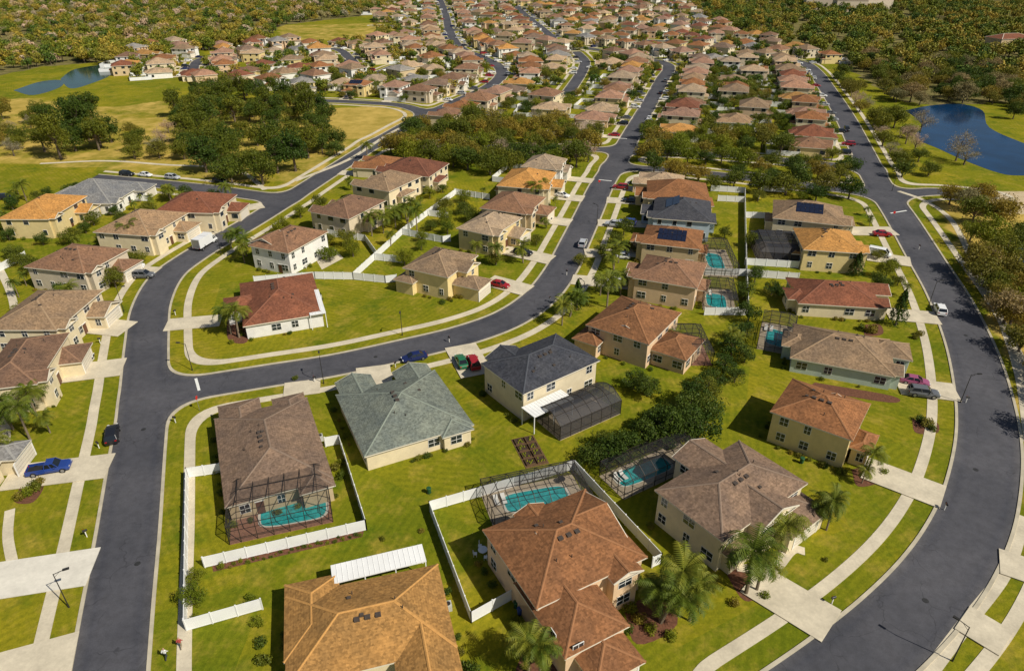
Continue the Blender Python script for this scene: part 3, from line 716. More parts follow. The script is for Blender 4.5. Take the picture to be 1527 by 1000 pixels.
def garden_bed(A,B,D):
    a=np.array(M(*A)); b=np.array(M(*B)); d=np.array(M(*D)); u=b-a; W=float(np.hypot(*u)); u/=W; n=np.array([-u[1],u[0]]); De=float((d-a)@n)
    As=Asm(); soil=mat('garden_soil',(.045,.028,.018),.95,.4,5)
    As['border'].box(-.15,W+.15,-.15,De+.15,.0,.06,wood)
    for i in range(2):
        for j in range(4):
            x0=W*i/2+.15;x1=W*(i+1)/2-.15;y0=De*j/4+.15;y1=De*(j+1)/4-.15
            As['soil'].box(x0+.06,x1-.06,y0+.06,y1-.06,.06,.28,soil)
            for q in ((x0,x1,y0,y0+.06),(x0,x1,y1-.06,y1),(x0,x0+.06,y0+.06,y1-.06),(x1-.06,x1,y0+.06,y1-.06)): As['planks'].box(*q,.06,.36,wood)
            for k in range(5):
                x=random.uniform(x0+.2,x1-.2); y=random.uniform(y0+.2,y1-.2); As['plants'].cyl((x,y),.16,.28,.5,L['lime'],6,.05)
    As.finish('raised_garden_bed',(a[0],a[1],0),math.atan2(u[1],u[0]))
garden_bed((785,697),(817,690),(755,658))
# ---------------------------------------------------------------- vegetation
def leaves(pts,nrm,size,jit=.8):
    n=len(pts); r=rng.normal(size=(n,3)); nn=nrm+r*jit; nn/=np.linalg.norm(nn,axis=1)[:,None]+1e-9
    t=np.cross(nn,rng.normal(size=(n,3))); t/=np.linalg.norm(t,axis=1)[:,None]+1e-9; b=np.cross(nn,t)
    s=(size*rng.uniform(.6,1.4,n))[:,None]
    v=np.stack([pts-t*s,pts-b*s*.6,pts+t*s,pts+b*s*.6],1).reshape(-1,3)
    return v.tolist(),[(4*i,4*i+1,4*i+2,4*i+3) for i in range(n)]
def limb(mb,p,q,r1,r2,m,n=6):
    p=Vector(p);q=Vector(q);d=(q-p).normalized();a=d.orthogonal().normalized();b=d.cross(a);vs=[]
    for c,r in ((p,r1),(q,r2)):
        for i in range(n):
            t=2*math.pi*i/n; vs.append(tuple(c+a*math.cos(t)*r+b*math.sin(t)*r))
    mb.mesh(vs,[(i,(i+1)%n,(i+1)%n+n,i+n) for i in range(n)],m)
def tree_mesh(name,R,H,lm,nl,size,clumps=11,trunk=.22,low=.16,bare=False):
    mb=MB(); cz0=H*low
    limb(mb,(0,0,0),(0,0,H*.22),trunk*1.35,trunk,bark,8); limb(mb,(0,0,H*.22),(.1,.05,H*.6),trunk,trunk*.6,bark,8)
    C=[]
    for i in range(clumps):
        t=2*math.pi*i*.618+random.uniform(-.4,.4); rr=R*math.sqrt((i+.5)/clumps)*.78*random.uniform(.85,1.15); zz=cz0+(H-cz0)*random.uniform(.25,.82)*(1-.35*min(1,(rr/R)**2))
        C.append(np.array([math.cos(t)*rr,math.sin(t)*rr,zz])); 
        limb(mb,(0,0,H*random.uniform(.2,.45)),tuple(C[-1]),trunk*.45,trunk*.12,bark,5)
        if bare:
            for k in range(5):
                e=C[-1]+rng.normal(size=3)*R*.22; e[2]=max(e[2],C[-1][2]-.2); limb(mb,tuple(C[-1]),tuple(e),trunk*.14,trunk*.04,lm,3)
    per=nl//clumps
    for c in C:
        r=R*random.uniform(.26,.46); d=rng.normal(size=(per,3)); d/=np.linalg.norm(d,axis=1)[:,None]
        rad=r*rng.uniform(.25 if bare else .5,1.12,per)**(.6); sc3=np.array([1,1,.78])
        pts=c+d*rad[:,None]*sc3*(1+.25*np.sin(d[:,:1]*5+c[0])); pts[:,2]=np.maximum(pts[:,2],.3)
        v,f=leaves(pts,d,size); mb.mesh(v,f,lm)
    return mb.data(name)
def conifer_mesh(name,R,H,lm,nl,size):
    mb=MB(); limb(mb,(0,0,0),(0,0,H*.9),.2,.05,bark,7)
    t=rng.uniform(0,1,nl)**.8; z=H*.08+t*H*.92; a=rng.uniform(0,2*np.pi,nl); rr=R*(1-t)**.75*(.75+.3*np.sin(a*5+z*3))*rng.uniform(.55,1.05,nl)**.5
    p=np.stack([np.cos(a)*rr,np.sin(a)*rr,z],1); n=np.stack([np.cos(a),np.sin(a),np.full(nl,.4)],1); v,f=leaves(p,n,size,.6); mb.mesh(v,f,lm); return mb.data(name)
def palm_mesh(name,H,FL,lm,nf=30,droop=1.0,multi=1):
    mb=MB()
    for s in range(multi):
        ox,oy=(0,0) if multi==1 else (math.cos(s*2.1)*.9,math.sin(s*2.1)*.9); hh=H*(1-.15*s); bx=random.uniform(-.3,.3)+ox*.6
        N=6
        for i in range(N):
            f=lambda t:(ox*t*.8+bx*t*t,oy*t*.8,hh*t); limb(mb,f(i/N),f((i+1)/N),.2-.05*i/N,.195-.05*(i+1)/N,palmbark,8)
        top=np.array([ox*.8+bx,oy*.8,hh])
        for k in range(nf):
            a=2*math.pi*k*.382+random.uniform(-.2,.2); el=random.uniform(-.35,1.25); L_=FL*random.uniform(.8,1.1); n=9; prev=None; el0=el
            d=np.array([math.cos(a),math.sin(a),0.0]); sd=np.array([-d[1],d[0],0.0]); p=top.copy(); vs=[];fs=[]
            for i in range(n+1):
                t=i/n; e=el0-t*t*1.7*droop; dirv=d*math.cos(e)+np.array([0,0,math.sin(e)]); 
                if i: p=p+dirv*L_/n
                w=FL*.25*math.sin(math.pi*min(1,.12+t*.88))**.7
                if i<n and i>0:
                    for sg in (-1,1):
                        for q in (0,.5):
                            b0=p+dirv*L_/n*q; tip=b0+sd*sg*w*random.uniform(.8,1.1)+dirv*w*.55+np.array([0,0,-w*.45]); b1=b0+dirv*L_/n*.40
                            j=len(vs); vs+= [tuple(b0),tuple(b1),tuple(tip)]; fs.append((j,j+1,j+2))
                if prev is not None: j=len(vs); vs+=[tuple(prev-sd*.03),tuple(prev+sd*.03),tuple(p+sd*.02),tuple(p-sd*.02)]; fs.append((j,j+1,j+2,j+3))
                prev=p.copy()
            mb.mesh(vs,fs,lm)
    return mb.data(name)
def bush_mesh(name,R,lm,nl,size):
    mb=MB()
    for i in range(5):
        c=np.array([random.uniform(-.5,.5)*R,random.uniform(-.5,.5)*R,R*random.uniform(.35,.6)]); d=rng.normal(size=(nl//5,3)); d/=np.linalg.norm(d,axis=1)[:,None]
        pts=c+d*R*rng.uniform(.35,.62,(nl//5,1)); pts[:,2]=np.abs(pts[:,2]); v,f=leaves(pts,d,size); mb.mesh(v,f,lm)
    limb(mb,(0,0,0),(0,0,R*.5),.04,.02,bark,5); return mb.data(name)
TM={}
for k in ('oak','dark','olive','lime','brown'):
    TM[k]=[tree_mesh('tree_'+k,4.6,8.0,L[k],3400,.21,clumps=17,trunk=.24) for _ in range(4)]
TM['bare']=[tree_mesh('tree_bare',4.0,7.5,L['bare'],1600,.13,clumps=14,trunk=.2,bare=True) for _ in range(2)]
TM['tall']=[tree_mesh('tree_tall',4.2,12.5,L['oak' if _<2 else 'dark'],3800,.23,clumps=22,trunk=.3,low=.12) for _ in range(4)]
TM['cone']=[conifer_mesh('tree_cone',2.0,6.5,L['dark'],2600,.14)]
TM['palm']=[palm_mesh('palm',5.8,3.4,L['palm']) for _ in range(3)]+[palm_mesh('palm',5.3,3.0,L['palm'],multi=2)]
TM['bush']=[bush_mesh('bush',1.0,L[k],500,.11) for k in ('dark','oak','lime','olive')]
FOL={k:[tree_mesh('far_'+k,5.0,10.0,LF[k],600,.55,clumps=13,trunk=.3) for _ in range(2)] for k in ('oak','dark','olive','brown','bare')}
NAMES={'oak':'oak_tree','dark':'evergreen_tree','olive':'budding_tree','lime':'young_tree','brown':'dry_tree','bare':'bare_tree','tall':'tall_oak_tree','cone':'conifer_tree','palm':'palm_tree','bush':'shrub'}
print('treemesh',time.time()-T0)
def tree(kind,x,y,s=1.0,z=0):
    me=random.choice(TM[kind]); return addobj(NAMES[kind],me,(x,y,z),random.uniform(0,6.28),None,(s*random.uniform(.88,1.12),s*random.uniform(.88,1.12),s*random.uniform(.85,1.2)))
def T(kind,*l):
    for p in l: x,y=M(p[0],p[1]); tree(kind,x,y,p[2] if len(p)>2 else 1)
T('palm',(345,498,.85),(357,503,1.0),(1160,828,1.0),(1112,885,1.1),(1128,880,.85),(1232,790,.8),(1222,785,.85),(985,928,1.1),(1012,905,1.1),(1028,925,.9),(1290,712,.7),(20,640,.8),(45,655,.9),(55,620,.85),(30,600,.75),(10,690,.7),(75,645,.6),(112,458,.9),(200,372,.9),(215,368,.8),(368,382,.9),(365,392,.7),
  (555,352,.9),(572,348,1),(590,340,1),(608,335,1),(622,345,.9),(797,305,1),(790,325,.9),(808,300,.9),(915,402,1),(922,392,.9),(905,458,1),(850,472,.9),(838,485,.7),(788,1003,.9),(805,1010,.8),(15,345,.8),(255,300,.8),(340,300,.8),(345,370,.7),(525,330,.9),(925,440,.8),(710,385,.7),(740,395,.7),(1285,720,.5),(780,392,.7),(548,238,.9),(40,300,.8),(895,440,.8),(1005,520,.6),(1095,520,.7))
T('dark',(880,690,.5),(905,692,.55),(930,684,.6),(955,670,.65),(985,665,.7),(1010,660,.72),(1040,655,.75),(1050,630,.7),(1020,632,.65),(962,645,.5),(990,640,.6),(945,580,.5),(965,590,.5),(1090,530,.55),(1105,505,.55),(1080,555,.5),(1115,480,.55),(1108,445,.5),(1170,450,.5),(1150,440,.45),(1060,580,.55),(1125,420,.45),(1310,432,.5),(275,335,.6),(288,330,.6),(1000,885,.4),(70,570,.4),(160,310,.5),(1110,540,.45),(1095,570,.4))
T('tall',(1030,610,.55),(1048,605,.58),(1040,625,.5))
T('cone',(1275,410,1),(1335,485,1.1),(860,462,1.0))
T('lime',(1320,415,.5),(290,900,.33),(295,870,.28),(1195,300,.4),(1015,650,.5),(915,680,.4),(940,665,.4))
T('oak',(865,395,.4),(915,365,.5),(930,350,.5),(1130,300,.5),(940,375,.4),(1060,345,.4),(1080,355,.4),(1120,370,.5),(895,380,.4),(680,430,.22),(660,440,.22),(800,365,.4),(900,668,.42),(975,650,.45))
T('bush',(1300,495,1.6),(1285,492,1),(1380,635,1.3),(1372,628,1),(1390,640,1),(1372,500,1),(1365,505,.8),(40,738,1.2),(52,730,1.1),(30,745,1),(60,722,.9),(70,580,1.3),(430,812,.9),(445,808,.7),(330,845,.6),(480,800,.6),(510,792,.6),(500,700,.9),(512,690,.9),(508,712,.9),(570,805,.5),(628,793,.5),(705,655,.35),
  (940,910,1),(955,925,1),(970,940,.9),(935,940,.9),(1000,950,.8),(690,995,1),(705,1003,1),(675,1003,.8),(1125,855,.7),(1095,900,.8),(1140,890,.7),(1250,705,.6),(1318,705,.7),(120,520,.6),(60,560,.9),(345,512,.7),(700,440,.8),(688,445,.7),(660,452,.8),(672,448,.8),(720,430,.6),(495,365,.5),(440,565,.6),(620,575,.6),(605,578,.6),(590,580,.6),(1120,700,.6),(385,930,.9),(390,960,.9),(395,985,.9),(375,895,.8),(292,925,.8),(850,1000,.8),(1230,835,.4))
for k in range(26):
    t=k/25; T('bush',(325+t*215+random.uniform(-3,3),848-t*52+random.uniform(-3,3),random.uniform(.2,.4)))
for (a,u,n,W,De) in HREC:
    if a[1]>230: continue
    for k in range(14):
        sd=random.choice('SSEWW'); t=random.random()
        q={'S':a+u*W*t-n*.5,'E':a+u*(W+.6)+n*De*t,'W':a-u*.6+n*De*t}[sd]
        if sd1(q[0],q[1])>5.5: tree('bush',q[0],q[1],random.uniform(.35,.75))
def scatter(kinds,poly,n,smin,smax,mind=5,road=2.0,gap=1.5):
    P=PP(poly); xs=[p[0] for p in P]; ys=[p[1] for p in P]; out=[]
    X=rng.uniform(min(xs),max(xs),n*14); Y=rng.uniform(min(ys),max(ys),n*14)
    ok=inpoly(X,Y,P)
    for pd in PONDW: ok&=~inpoly(X,Y,pd)
    for x,y in zip(X[ok],Y[ok]):
        if sd1(x,y)<road: continue
        if any((x-a)**2+(y-b)**2<mind*mind for a,b in out): continue
        if any((x-q[0])**2+(y-q[1])**2<(q[2]+gap)**2 for q in PLACED): continue
        out.append((x,y)); tree(random.choice(kinds),x,y,random.uniform(smin,smax))
        if len(out)>=n: break
scatter(['tall','tall','dark'],[(60,175),(110,160),(175,200),(178,240),(120,248),(65,232)],17,.95,1.3,5)
scatter(['tall','tall','oak','dark'],[(255,178),(300,150),(400,140),(470,160),(500,200),(455,255),(400,280),(330,278),(280,235)],72,.85,1.25,5)
scatter(['dark','tall'],[(475,222),(512,222),(512,236),(478,238)],4,.7,.9,4)
scatter(['olive','oak','bare'],[(180,200),(270,195),(290,240),(200,240)],10,.7,1.0,7)
scatter(['olive','bare','oak'],[(-20,165),(60,165),(60,240),(-20,235)],14,.7,1.0,7)
scatter(['oak','olive','olive','lime','dark','oak','bare'],[(575,238),(610,190),(700,182),(860,190),(905,205),(885,240),(840,262),(700,262)],70,.75,1.15,5.8,1.6)
scatter(['oak','olive','lime','dark'],[(960,196),(1110,205),(1260,235),(1275,300),(1180,300),(950,270)],56,.7,1.05,6.4,1.6)
scatter(['olive','oak','oak','bare'],[(1240,110),(1262,120),(1380,230),(1400,282),(1325,275)],34,.65,1.05,7,3)
scatter(['oak','olive','brown','lime'],[(1395,290),(1480,282),(1520,350),(1540,420),(1560,600),(1515,560),(1480,450)],34,.7,1.05,5.5,3)
scatter(['oak','olive'],[(1440,400),(1540,400),(1600,640),(1540,700)],14,.7,1.0,5.5,4)
T('bare',(1425,240,1.35),(1372,196,1.3),(1437,246,1.1))
scatter(['oak','olive','dark','olive'],[(1470,120),(1600,120),(1700,220),(1500,180)],34,.8,1.2,6)
scatter(['oak','olive','brown','dark'],[(1265,90),(1527,110),(1527,155),(1400,158),(1345,162)],90,.8,1.2,6)
scatter(['oak','olive','lime','palm','dark'],[(480,110),(640,105),(900,80),(1200,90),(1220,200),(900,200),(840,180),(640,165),(480,150)],260,.4,.75,5,3.2,.3)
scatter(['palm','oak','lime','dark'],[(940,100),(1240,120),(1260,220),(950,200)],120,.35,.65,4.5,3.2,.3)
scatter(['palm','oak','dark'],[(0,290),(350,290),(200,420),(0,560)],40,.35,.65,5,4.5)
scatter(['palm','oak','lime'],[(440,280),(840,280),(800,400),(400,400)],30,.35,.6,5,4.5)
scatter(['lime','palm','oak'],[(870,300),(920,300),(890,440),(830,430)],12,.3,.5,5,4.6)
scatter(['oak','lime','palm'],[(1280,300),(1320,300),(1420,500),(1380,520),(1300,420)],9,.3,.5,6,4.6)
def forest(name,poly,n,mixk,smin,smax,avoid=True,gap=3):
    P=PP(poly); P=[(max(-900,min(900,p[0])),min(1500,p[1])) for p in P]
    xs=[p[0] for p in P]; ys=[p[1] for p in P]; N=n*4
    X=rng.uniform(min(xs),max(xs),N); Y=rng.uniform(min(ys),max(ys),N); ok=inpoly(X,Y,P)
    for pd in PONDW: ok&=~inpoly(X,Y,pd)
    if avoid:
        ok&=sdf(X,Y)>3.5
        for q in PLACED: ok&=((X-q[0])**2+(Y-q[1])**2)>(q[2]+gap)**2
    X=X[ok][:n];Y=Y[ok][:n]; kinds=[random.choice(mixk) for _ in X]
    for k in set(mixk):
        for vi in range(2):
            sel=[i for i in range(len(X)) if kinds[i]==k and i%2==vi]
            if not sel: continue
            vs=[];fs=[]
            for i in sel:
                s=random.uniform(smin,smax)/2; t=random.uniform(0,6.28); b=len(vs)
                for q in range(4): vs.append((X[i]+math.cos(t+q*math.pi/2)*s*1.414,Y[i]+math.sin(t+q*math.pi/2)*s*1.414,-.05))
                fs.append((b,b+1,b+2,b+3))
            me=bpy.data.meshes.new(name); me.from_pydata(vs,[],fs); o=addobj(name,me)
            o.instance_type='FACES'; o.use_instance_faces_scale=True; o.show_instancer_for_render=False; o.show_instancer_for_viewport=False
            addobj('woodland_tree',FOL[k][vi],parent=o)
forest('woodland',[(-500,-30),(620,-30),(600,18),(430,36),(390,60),(235,72),(165,92),(60,102),(-120,135),(-500,160)],5400,['brown','bare','oak','olive','olive','oak','dark'],.55,1.0)
forest('woodland',[(60,80),(230,68),(390,58),(410,66),(230,88),(165,100)],200,['oak','olive'],.6,1.0)
forest('woodland',[(1215,-30),(1900,-30),(1900,150),(1527,135),(1340,128),(1262,95),(1190,72),(1050,30),(1010,-20)],2800,['oak','dark','olive','oak'],.7,1.15)
forest('woodland',[(-300,-28),(1250,-28),(1250,-8),(-300,-8)],1500,['oak','olive','dark'],.8,1.3)
forest('suburban_tree_mass',[(560,0),(1010,0),(1220,60),(1230,140),(1000,140),(640,140),(480,140),(300,120),(190,118),(180,100),(400,72),(560,60)],1500,['oak','dark','olive','oak'],.3,.72,gap=0.0)
print('trees',time.time()-T0)
def flats(u,v,W,D,h,rz=0,wall='white',roof='gr'):
    A=Asm(); wmt=wm(wall); A['walls'].box(-W/2,W/2,-D/2,D/2,0,h,wmt); build_wing(A,(-W/2-.6,W/2+.6,-D/2-.6,D/2+.6,h+.2,'hip',.35),rm(roof),wmt,fas,1)
    for f in range(int(h//3)):
        for k in range(int(W//4)):
            x=-W/2+2+k*4; A['windows'].box(x-.8,x+.8,-D/2-.08,-D/2+.02,f*3+1,f*3+2.3,glass)
    x,y=M(u,v); A.finish('apartment_block',(x,y,0),rz)
for u,v,W in ((1225,14,38),(1265,17,32),(1300,15,38),(1240,8,36)): flats(u,v,W,14,11,random.uniform(-.3,.3),'beige','lt')
flats(1500,75,26,14,8,.2,'tan','rb')
# ---------------------------------------------------------------- vehicles
carp={'black':(.015,.015,.018),'white':(.75,.75,.74),'blue':(.02,.05,.22),'navy':(.012,.02,.09),'red':(.30,.015,.02),'silver':(.42,.43,.45),'green':(.02,.14,.06),'grey':(.12,.125,.135),'maroon':(.3,.08,.16)}
tyre=mat('tyre',(.015,.015,.015),.8,.2); hub=mat('hub',(.35,.35,.36),.3,.1,metal=.7); lampf=mat('headlamp',(.7,.7,.68),.15,.05); lampr=mat('tail_lamp',(.35,.01,.01),.2,.1)
cglass=mat('car_glass',(.012,.015,.018),.05,.1,spec=.8)
CM={}
def car_mesh(kind,color):
    if (kind,color) in CM: return CM[(kind,color)]
    pm=mat('paint_'+color,carp[color],.22,.04,.5,spec=.6); mb=MB()
    if kind=='truck':
        L_=7.4;W=2.2
    else: L_={'sedan':4.7,'suv':4.8,'pickup':5.6,'van':5.3}[kind]; W={'sedan':1.82,'suv':1.92,'pickup':1.98,'van':2.0}[kind]
    hx=L_/2; w=W/2
    def loft(st,m):
        vs=[];fs=[]
        for (x,hw,zb,zt) in st:
            zm=zb+(zt-zb)*.55; vs+=[(x,-hw*.92,zb),(x,-hw,zm),(x,-hw*.9,zt),(x,hw*.9,zt),(x,hw,zm),(x,hw*.92,zb)]
        n=len(st)
        for i in range(n-1):
            for k in range(6): a=i*6+k;b=i*6+(k+1)%6; fs.append((a,b,b+6,a+6))
        fs.append(tuple(range(6))[::-1]); fs.append(tuple(range((n-1)*6,n*6))); mb.mesh(vs,fs,m)
    def cab(xb0,xt0,xt1,xb1,z0,z1,wt):
        a=w*.88;b=wt
        B=[(xb0,-a,z0),(xb1,-a,z0),(xb1,a,z0),(xb0,a,z0)];Tt=[(xt0,-b,z1),(xt1,-b,z1),(xt1,b,z1),(xt0,b,z1)]
        for i in range(4): mb.face([B[i],B[(i+1)%4],Tt[(i+1)%4],Tt[i]],cglass)
        R4=[(xt0+.12,-b*.85,z1+.05),(xt1-.12,-b*.85,z1+.05),(xt1-.12,b*.85,z1+.05),(xt0+.12,b*.85,z1+.05)]
        mb.face(R4,pm)
        for i in range(4): mb.face([Tt[i],Tt[(i+1)%4],R4[(i+1)%4],R4[i]],pm)
        for i in range(4): mb.beam(B[i],Tt[i],.09,pm)
        for sy in (-1,1):
            xm=(xb0+xb1)/2; mb.beam((xm,sy*a,z0),((xt0+xt1)/2,sy*b,z1),.08,pm)
            mb.box(xb1-.55,xb1-.35,sy*w-.1,sy*w+.1,z0,z0+.14,pm)
    if kind=='sedan':
        loft([(-hx,w*.82,.38,.80),(-hx+.12,w*.93,.26,.93),(-hx+.9,w,.22,.98),(-.2,w,.2,.95),(1.0,w,.22,.92),(hx-.5,w*.95,.24,.78),(hx-.08,w*.85,.3,.68),(hx,w*.75,.38,.58)],pm); cab(-1.75,-1.05,.35,1.15,.94,1.40,w*.68)
    elif kind=='suv':
        loft([(-hx,w*.88,.42,.95),(-hx+.1,w*.95,.32,1.08),(-1,w,.28,1.08),(.9,w,.28,1.05),(hx-.5,w*.96,.3,.98),(hx-.06,w*.88,.35,.85),(hx,w*.8,.42,.7)],pm); cab(-hx+.12,-hx+.5,.45,1.2,1.06,1.66,w*.74)
    elif kind=='van':
        loft([(-hx,w*.92,.35,1.0),(-hx+.08,w*.97,.3,1.12),(.9,w,.28,1.12),(hx-.6,w*.96,.3,1.05),(hx,w*.85,.38,.8)],pm); cab(-hx+.08,-hx+.2,1.2,hx-.6,1.1,2.0,w*.86)
        for sy in (-1,1): mb.box(-hx+.5,.3,sy*w*.93-.02,sy*w*.93+.02,1.2,1.85,pm)
    elif kind=='pickup':
        loft([(.0-.35,w,.38,1.08),(1.3,w,.38,1.08),(hx-.4,w*.96,.4,1.03),(hx-.05,w*.9,.42,.9),(hx,w*.85,.5,.75)],pm); cab(-.35,-.2,.85,1.45,1.06,1.72,w*.76)
        mb.box(-hx,-.35,-w*.97,w*.97,.42,.62,pm); bed=mat('bed_liner',(.02,.02,.02),.8,.2)
        mb.box(-hx+.08,-.36,-w*.85,w*.85,.62,.66,bed)
        for sy in (-1,1): mb.box(-hx,-.35,sy*w*.91-.06,sy*w*.91+.06,.62,1.08,pm)
        mb.box(-hx,-hx+.08,-w*.85,w*.85,.62,1.05,pm)
    else:
        loft([(1.7,w*.95,.45,1.3),(hx-.5,w*.95,.45,1.25),(hx-.05,w*.9,.5,1.05),(hx,w*.85,.6,.9)],pm); cab(1.7,1.75,2.4,hx-.7,1.28,2.15,w*.8)
        mb.box(-hx,1.6,-w,w,.85,3.1,pm); mb.box(-hx+.1,1.6,-w*.5,w*.5,.5,.85,dark); mb.box(-hx-.02,-hx,-w*.9,w*.9,.95,2.95,hub)
        for x in (-hx,-1,1.6): mb.box(x-.03,x+.03,-w-.02,w+.02,3.06,3.13,hub)
    xr=hx-.95; zr=.34 if kind in('sedan',) else .4
    for x in (xr,-xr):
        for sy in (-1,1):
            y0,y1=(w*.80,w*1.01) if sy>0 else (-w*1.01,-w*.80)
            mb.cyl((x,zr),zr,y0,y1,tyre,14,axis='y'); yy=(y1,y1+.012) if sy>0 else (y0-.012,y0); mb.cyl((x,zr),zr*.6,yy[0],yy[1],hub,10,axis='y')
    for sy in (-1,1):
        zl=.72 if kind=='sedan' else .88
        mb.box(hx-.16,hx-.02,sy*w*.62-.16,sy*w*.62+.16,zl-.14,zl+.02,lampf); mb.box(-hx-.015,-hx+.1,sy*w*.68-.14,sy*w*.68+.14,zl-.05,zl+.12,lampr)
    me=mb.data(kind); CM[(kind,color)]=me; return me
CN={'sedan':'parked_sedan','suv':'parked_suv','pickup':'parked_pickup','van':'parked_van','truck':'box_truck'}
def car(kind,color,p,q,z=.02):
    a=np.array(M(*p));b=np.array(M(*q)); addobj(CN[kind],car_mesh(kind,color),(a[0],a[1],z),math.atan2(b[1]-a[1],b[0]-a[0]))
for c in [('sedan','black',(120,538),(140,535),.14),('pickup','blue',(76,703),(100,699),.14),('suv','black',(169,652),(172,622),.02),('sedan','navy',(618,536),(600,540),.02),
 ('sedan','green',(688,543),(678,522),.14),('suv','red',(706,545),(697,525),.14),('truck','white',(308,367),(335,350),.02),('suv','white',(200,402),(222,400),.14),('sedan','silver',(188,392),(210,390),.14),
 ('sedan','red',(745,428),(765,432),.14),('suv','black',(780,380),(800,384),.14),('suv','silver',(869,366),(880,340),.02),('suv','white',(1400,465),(1392,448),.02),('van','white',(1310,382),(1330,386),.14),
 ('sedan','maroon',(1362,572),(1385,576),.14),('suv','grey',(1375,590),(1398,593),.14),('sedan','silver',(320,330),(300,335),.14),('suv','black',(190,262),(215,264),.02),('sedan','white',(217,263),(240,265),.02),('suv','silver',(258,267),(280,269),.02),('suv','black',(328,272),(350,276),.02),
 ('suv','black',(10,297),(30,296),.05),('suv','blue',(935,335),(910,332),.14),('sedan','black',(940,302),(920,300),.14),('suv','silver',(915,338),(890,335),.14),('sedan','black',(985,140),(990,125),.02),('sedan','white',(968,178),(978,160),.02),('suv','grey',(992,122),(996,110),.02),
 ('sedan','white',(1208,112),(1220,125),.02),('suv','black',(1262,195),(1270,210),.02),('sedan','silver',(620,190),(640,182),.02),('sedan','white',(925,385),(900,383),.14),('sedan','blue',(930,372),(905,371),.14),('suv','white',(918,425),(895,423),.14),('suv','black',(810,328),(830,332),.14),('sedan','white',(838,294),(860,298),.14),('sedan','red',(1315,352),(1335,353),.14),('suv','grey',(215,414),(240,414),.14),('sedan','white',(75,558),(95,555),.14)]: car(*c)
for p,a in CARSPOTS: addobj('parked_sedan' ,car_mesh(random.choice(['sedan','suv']),random.choice(['white','silver','black','grey','navy','red','white'])),(p[0],p[1],.14),a+random.choice([0,math.pi]))
# ---------------------------------------------------------------- street furniture
def lamp(u,v,tgt,H=5.5):
    a=np.array(M(u,v)); b=np.array(M(*tgt)); A=Asm()
    A['pole'].cyl((0,0),.10,0,.5,dark,10,.09); A['pole'].cyl((0,0),.07,.5,H,dark,10,.045); A['arm'].beam((0,0,H-.05),(1.1,0,H+.15),.06,dark); A['arm'].beam((0,0,H-.5),(.6,0,H+.03),.03,dark)
    A['lamp_head'].box(.95,1.6,-.14,.14,H+.1,H+.24,dark); A['lens'].box(1.05,1.5,-.1,.1,H+.07,H+.1,lampf)
    A.finish('street_lamp',(a[0],a[1],0),math.atan2(b[1]-a[1],b[0]-a[0]))
for l in ((103,905,(180,880)),(483,572,(480,548)),(287,552,(240,550)),(1432,600,(1470,600)),(870,455,(820,430)),(1385,455,(1420,450)),(890,335,(870,330)),(185,465,(222,460)),(600,500,(600,520)),(1420,985,(1340,935)),(330,380,(300,370)),(950,235,(920,235)),(1330,285,(1305,275))): lamp(*l)
def mailbox(u,v):
    x,y=M(u,v); A=Asm(); A['post'].box(-.05,.05,-.05,.05,0,1.1,trim); A['box'].box(-.12,.12,-.28,.28,1.0,1.15,dark); A['box'].cyl((0,1.15),.12,-.28,.28,dark,10,axis='y'); A['flag'].box(.12,.14,.1,.14,1.1,1.4,lampr); A.finish('mailbox',(x,y,0),random.uniform(0,3))
for p in ((262,630),(470,570),(590,548),(670,510),(1240,900),(1408,760),(1440,600),(1408,470),(150,512),(148,668),(130,800),(820,450),(845,410),(262,470),(1370,372)): mailbox(*p)
def stop_sign(u,v,rz):
    x,y=M(u,v); A=Asm(); A['post'].cyl((0,0),.035,0,2.9,hub,8)
    n=8; vs=[(.38*math.cos(math.pi/8+i*math.pi/4),-.03,2.55+.38*math.sin(math.pi/8+i*math.pi/4)) for i in range(n)]+[(.38*math.cos(math.pi/8+i*math.pi/4),-.05,2.55+.38*math.sin(math.pi/8+i*math.pi/4)) for i in range(n)]
    A['plate'].mesh(vs,[tuple(range(8)),tuple(range(15,7,-1))]+[(i,(i+1)%8,(i+1)%8+8,i+8) for i in range(8)],mat('sign_red',(.5,.02,.02),.4,.05)); A.finish('stop_sign',(x,y,0),rz)
stop_sign(298,612,1.6); stop_sign(893,282,.2); stop_sign(1330,330,.1)
wp=mat('road_paint',(.72,.72,.68),.7,.15,2,world=True)
ribbon('stop_line',[(292,564),(297,582)],.45,.026,wp,0); ribbon('stop_line',[(893,268),(912,270)],.5,.026,wp,0); ribbon('stop_line',[(1328,318),(1352,314)],.5,.026,wp,0); ribbon('stop_line',[(918,206),(935,207)],.5,.026,wp,0)
def bin_(u,v,c):
    x,y=M(u,v); A=Asm(); m=mat('bin_'+c,{'g':(.02,.08,.03),'b':(.03,.06,.2)}[c],.5,.1); A['body'].cyl((0,0),.26,.05,.95,m,10,.32); A['lid'].cyl((0,.02),.36,.95,1.03,m,10,.30); A['wheel'].cyl((0,.12),.12,-.3,.3,tyre,10,axis='y'); A.finish('wheelie_bin',(x,y,0),random.random()*3)
for p in ((640,735,'g'),(770,905,'g'),(775,915,'b'),(1195,690,'g'),(120,470,'b'),(1185,545,'g')): bin_(*p)
for p in ((214,640),(205,840),(560,532),(1455,700),(1380,895),(878,330),(1440,500)):
    x,y=M(*p); b=MB(); b.cyl((0,0),.36,.0,.012,mat('cast_iron',(.03,.03,.03),.6,.3,6),18); addobj('manhole_cover',b.data('manhole_cover'),(x,y,.021))
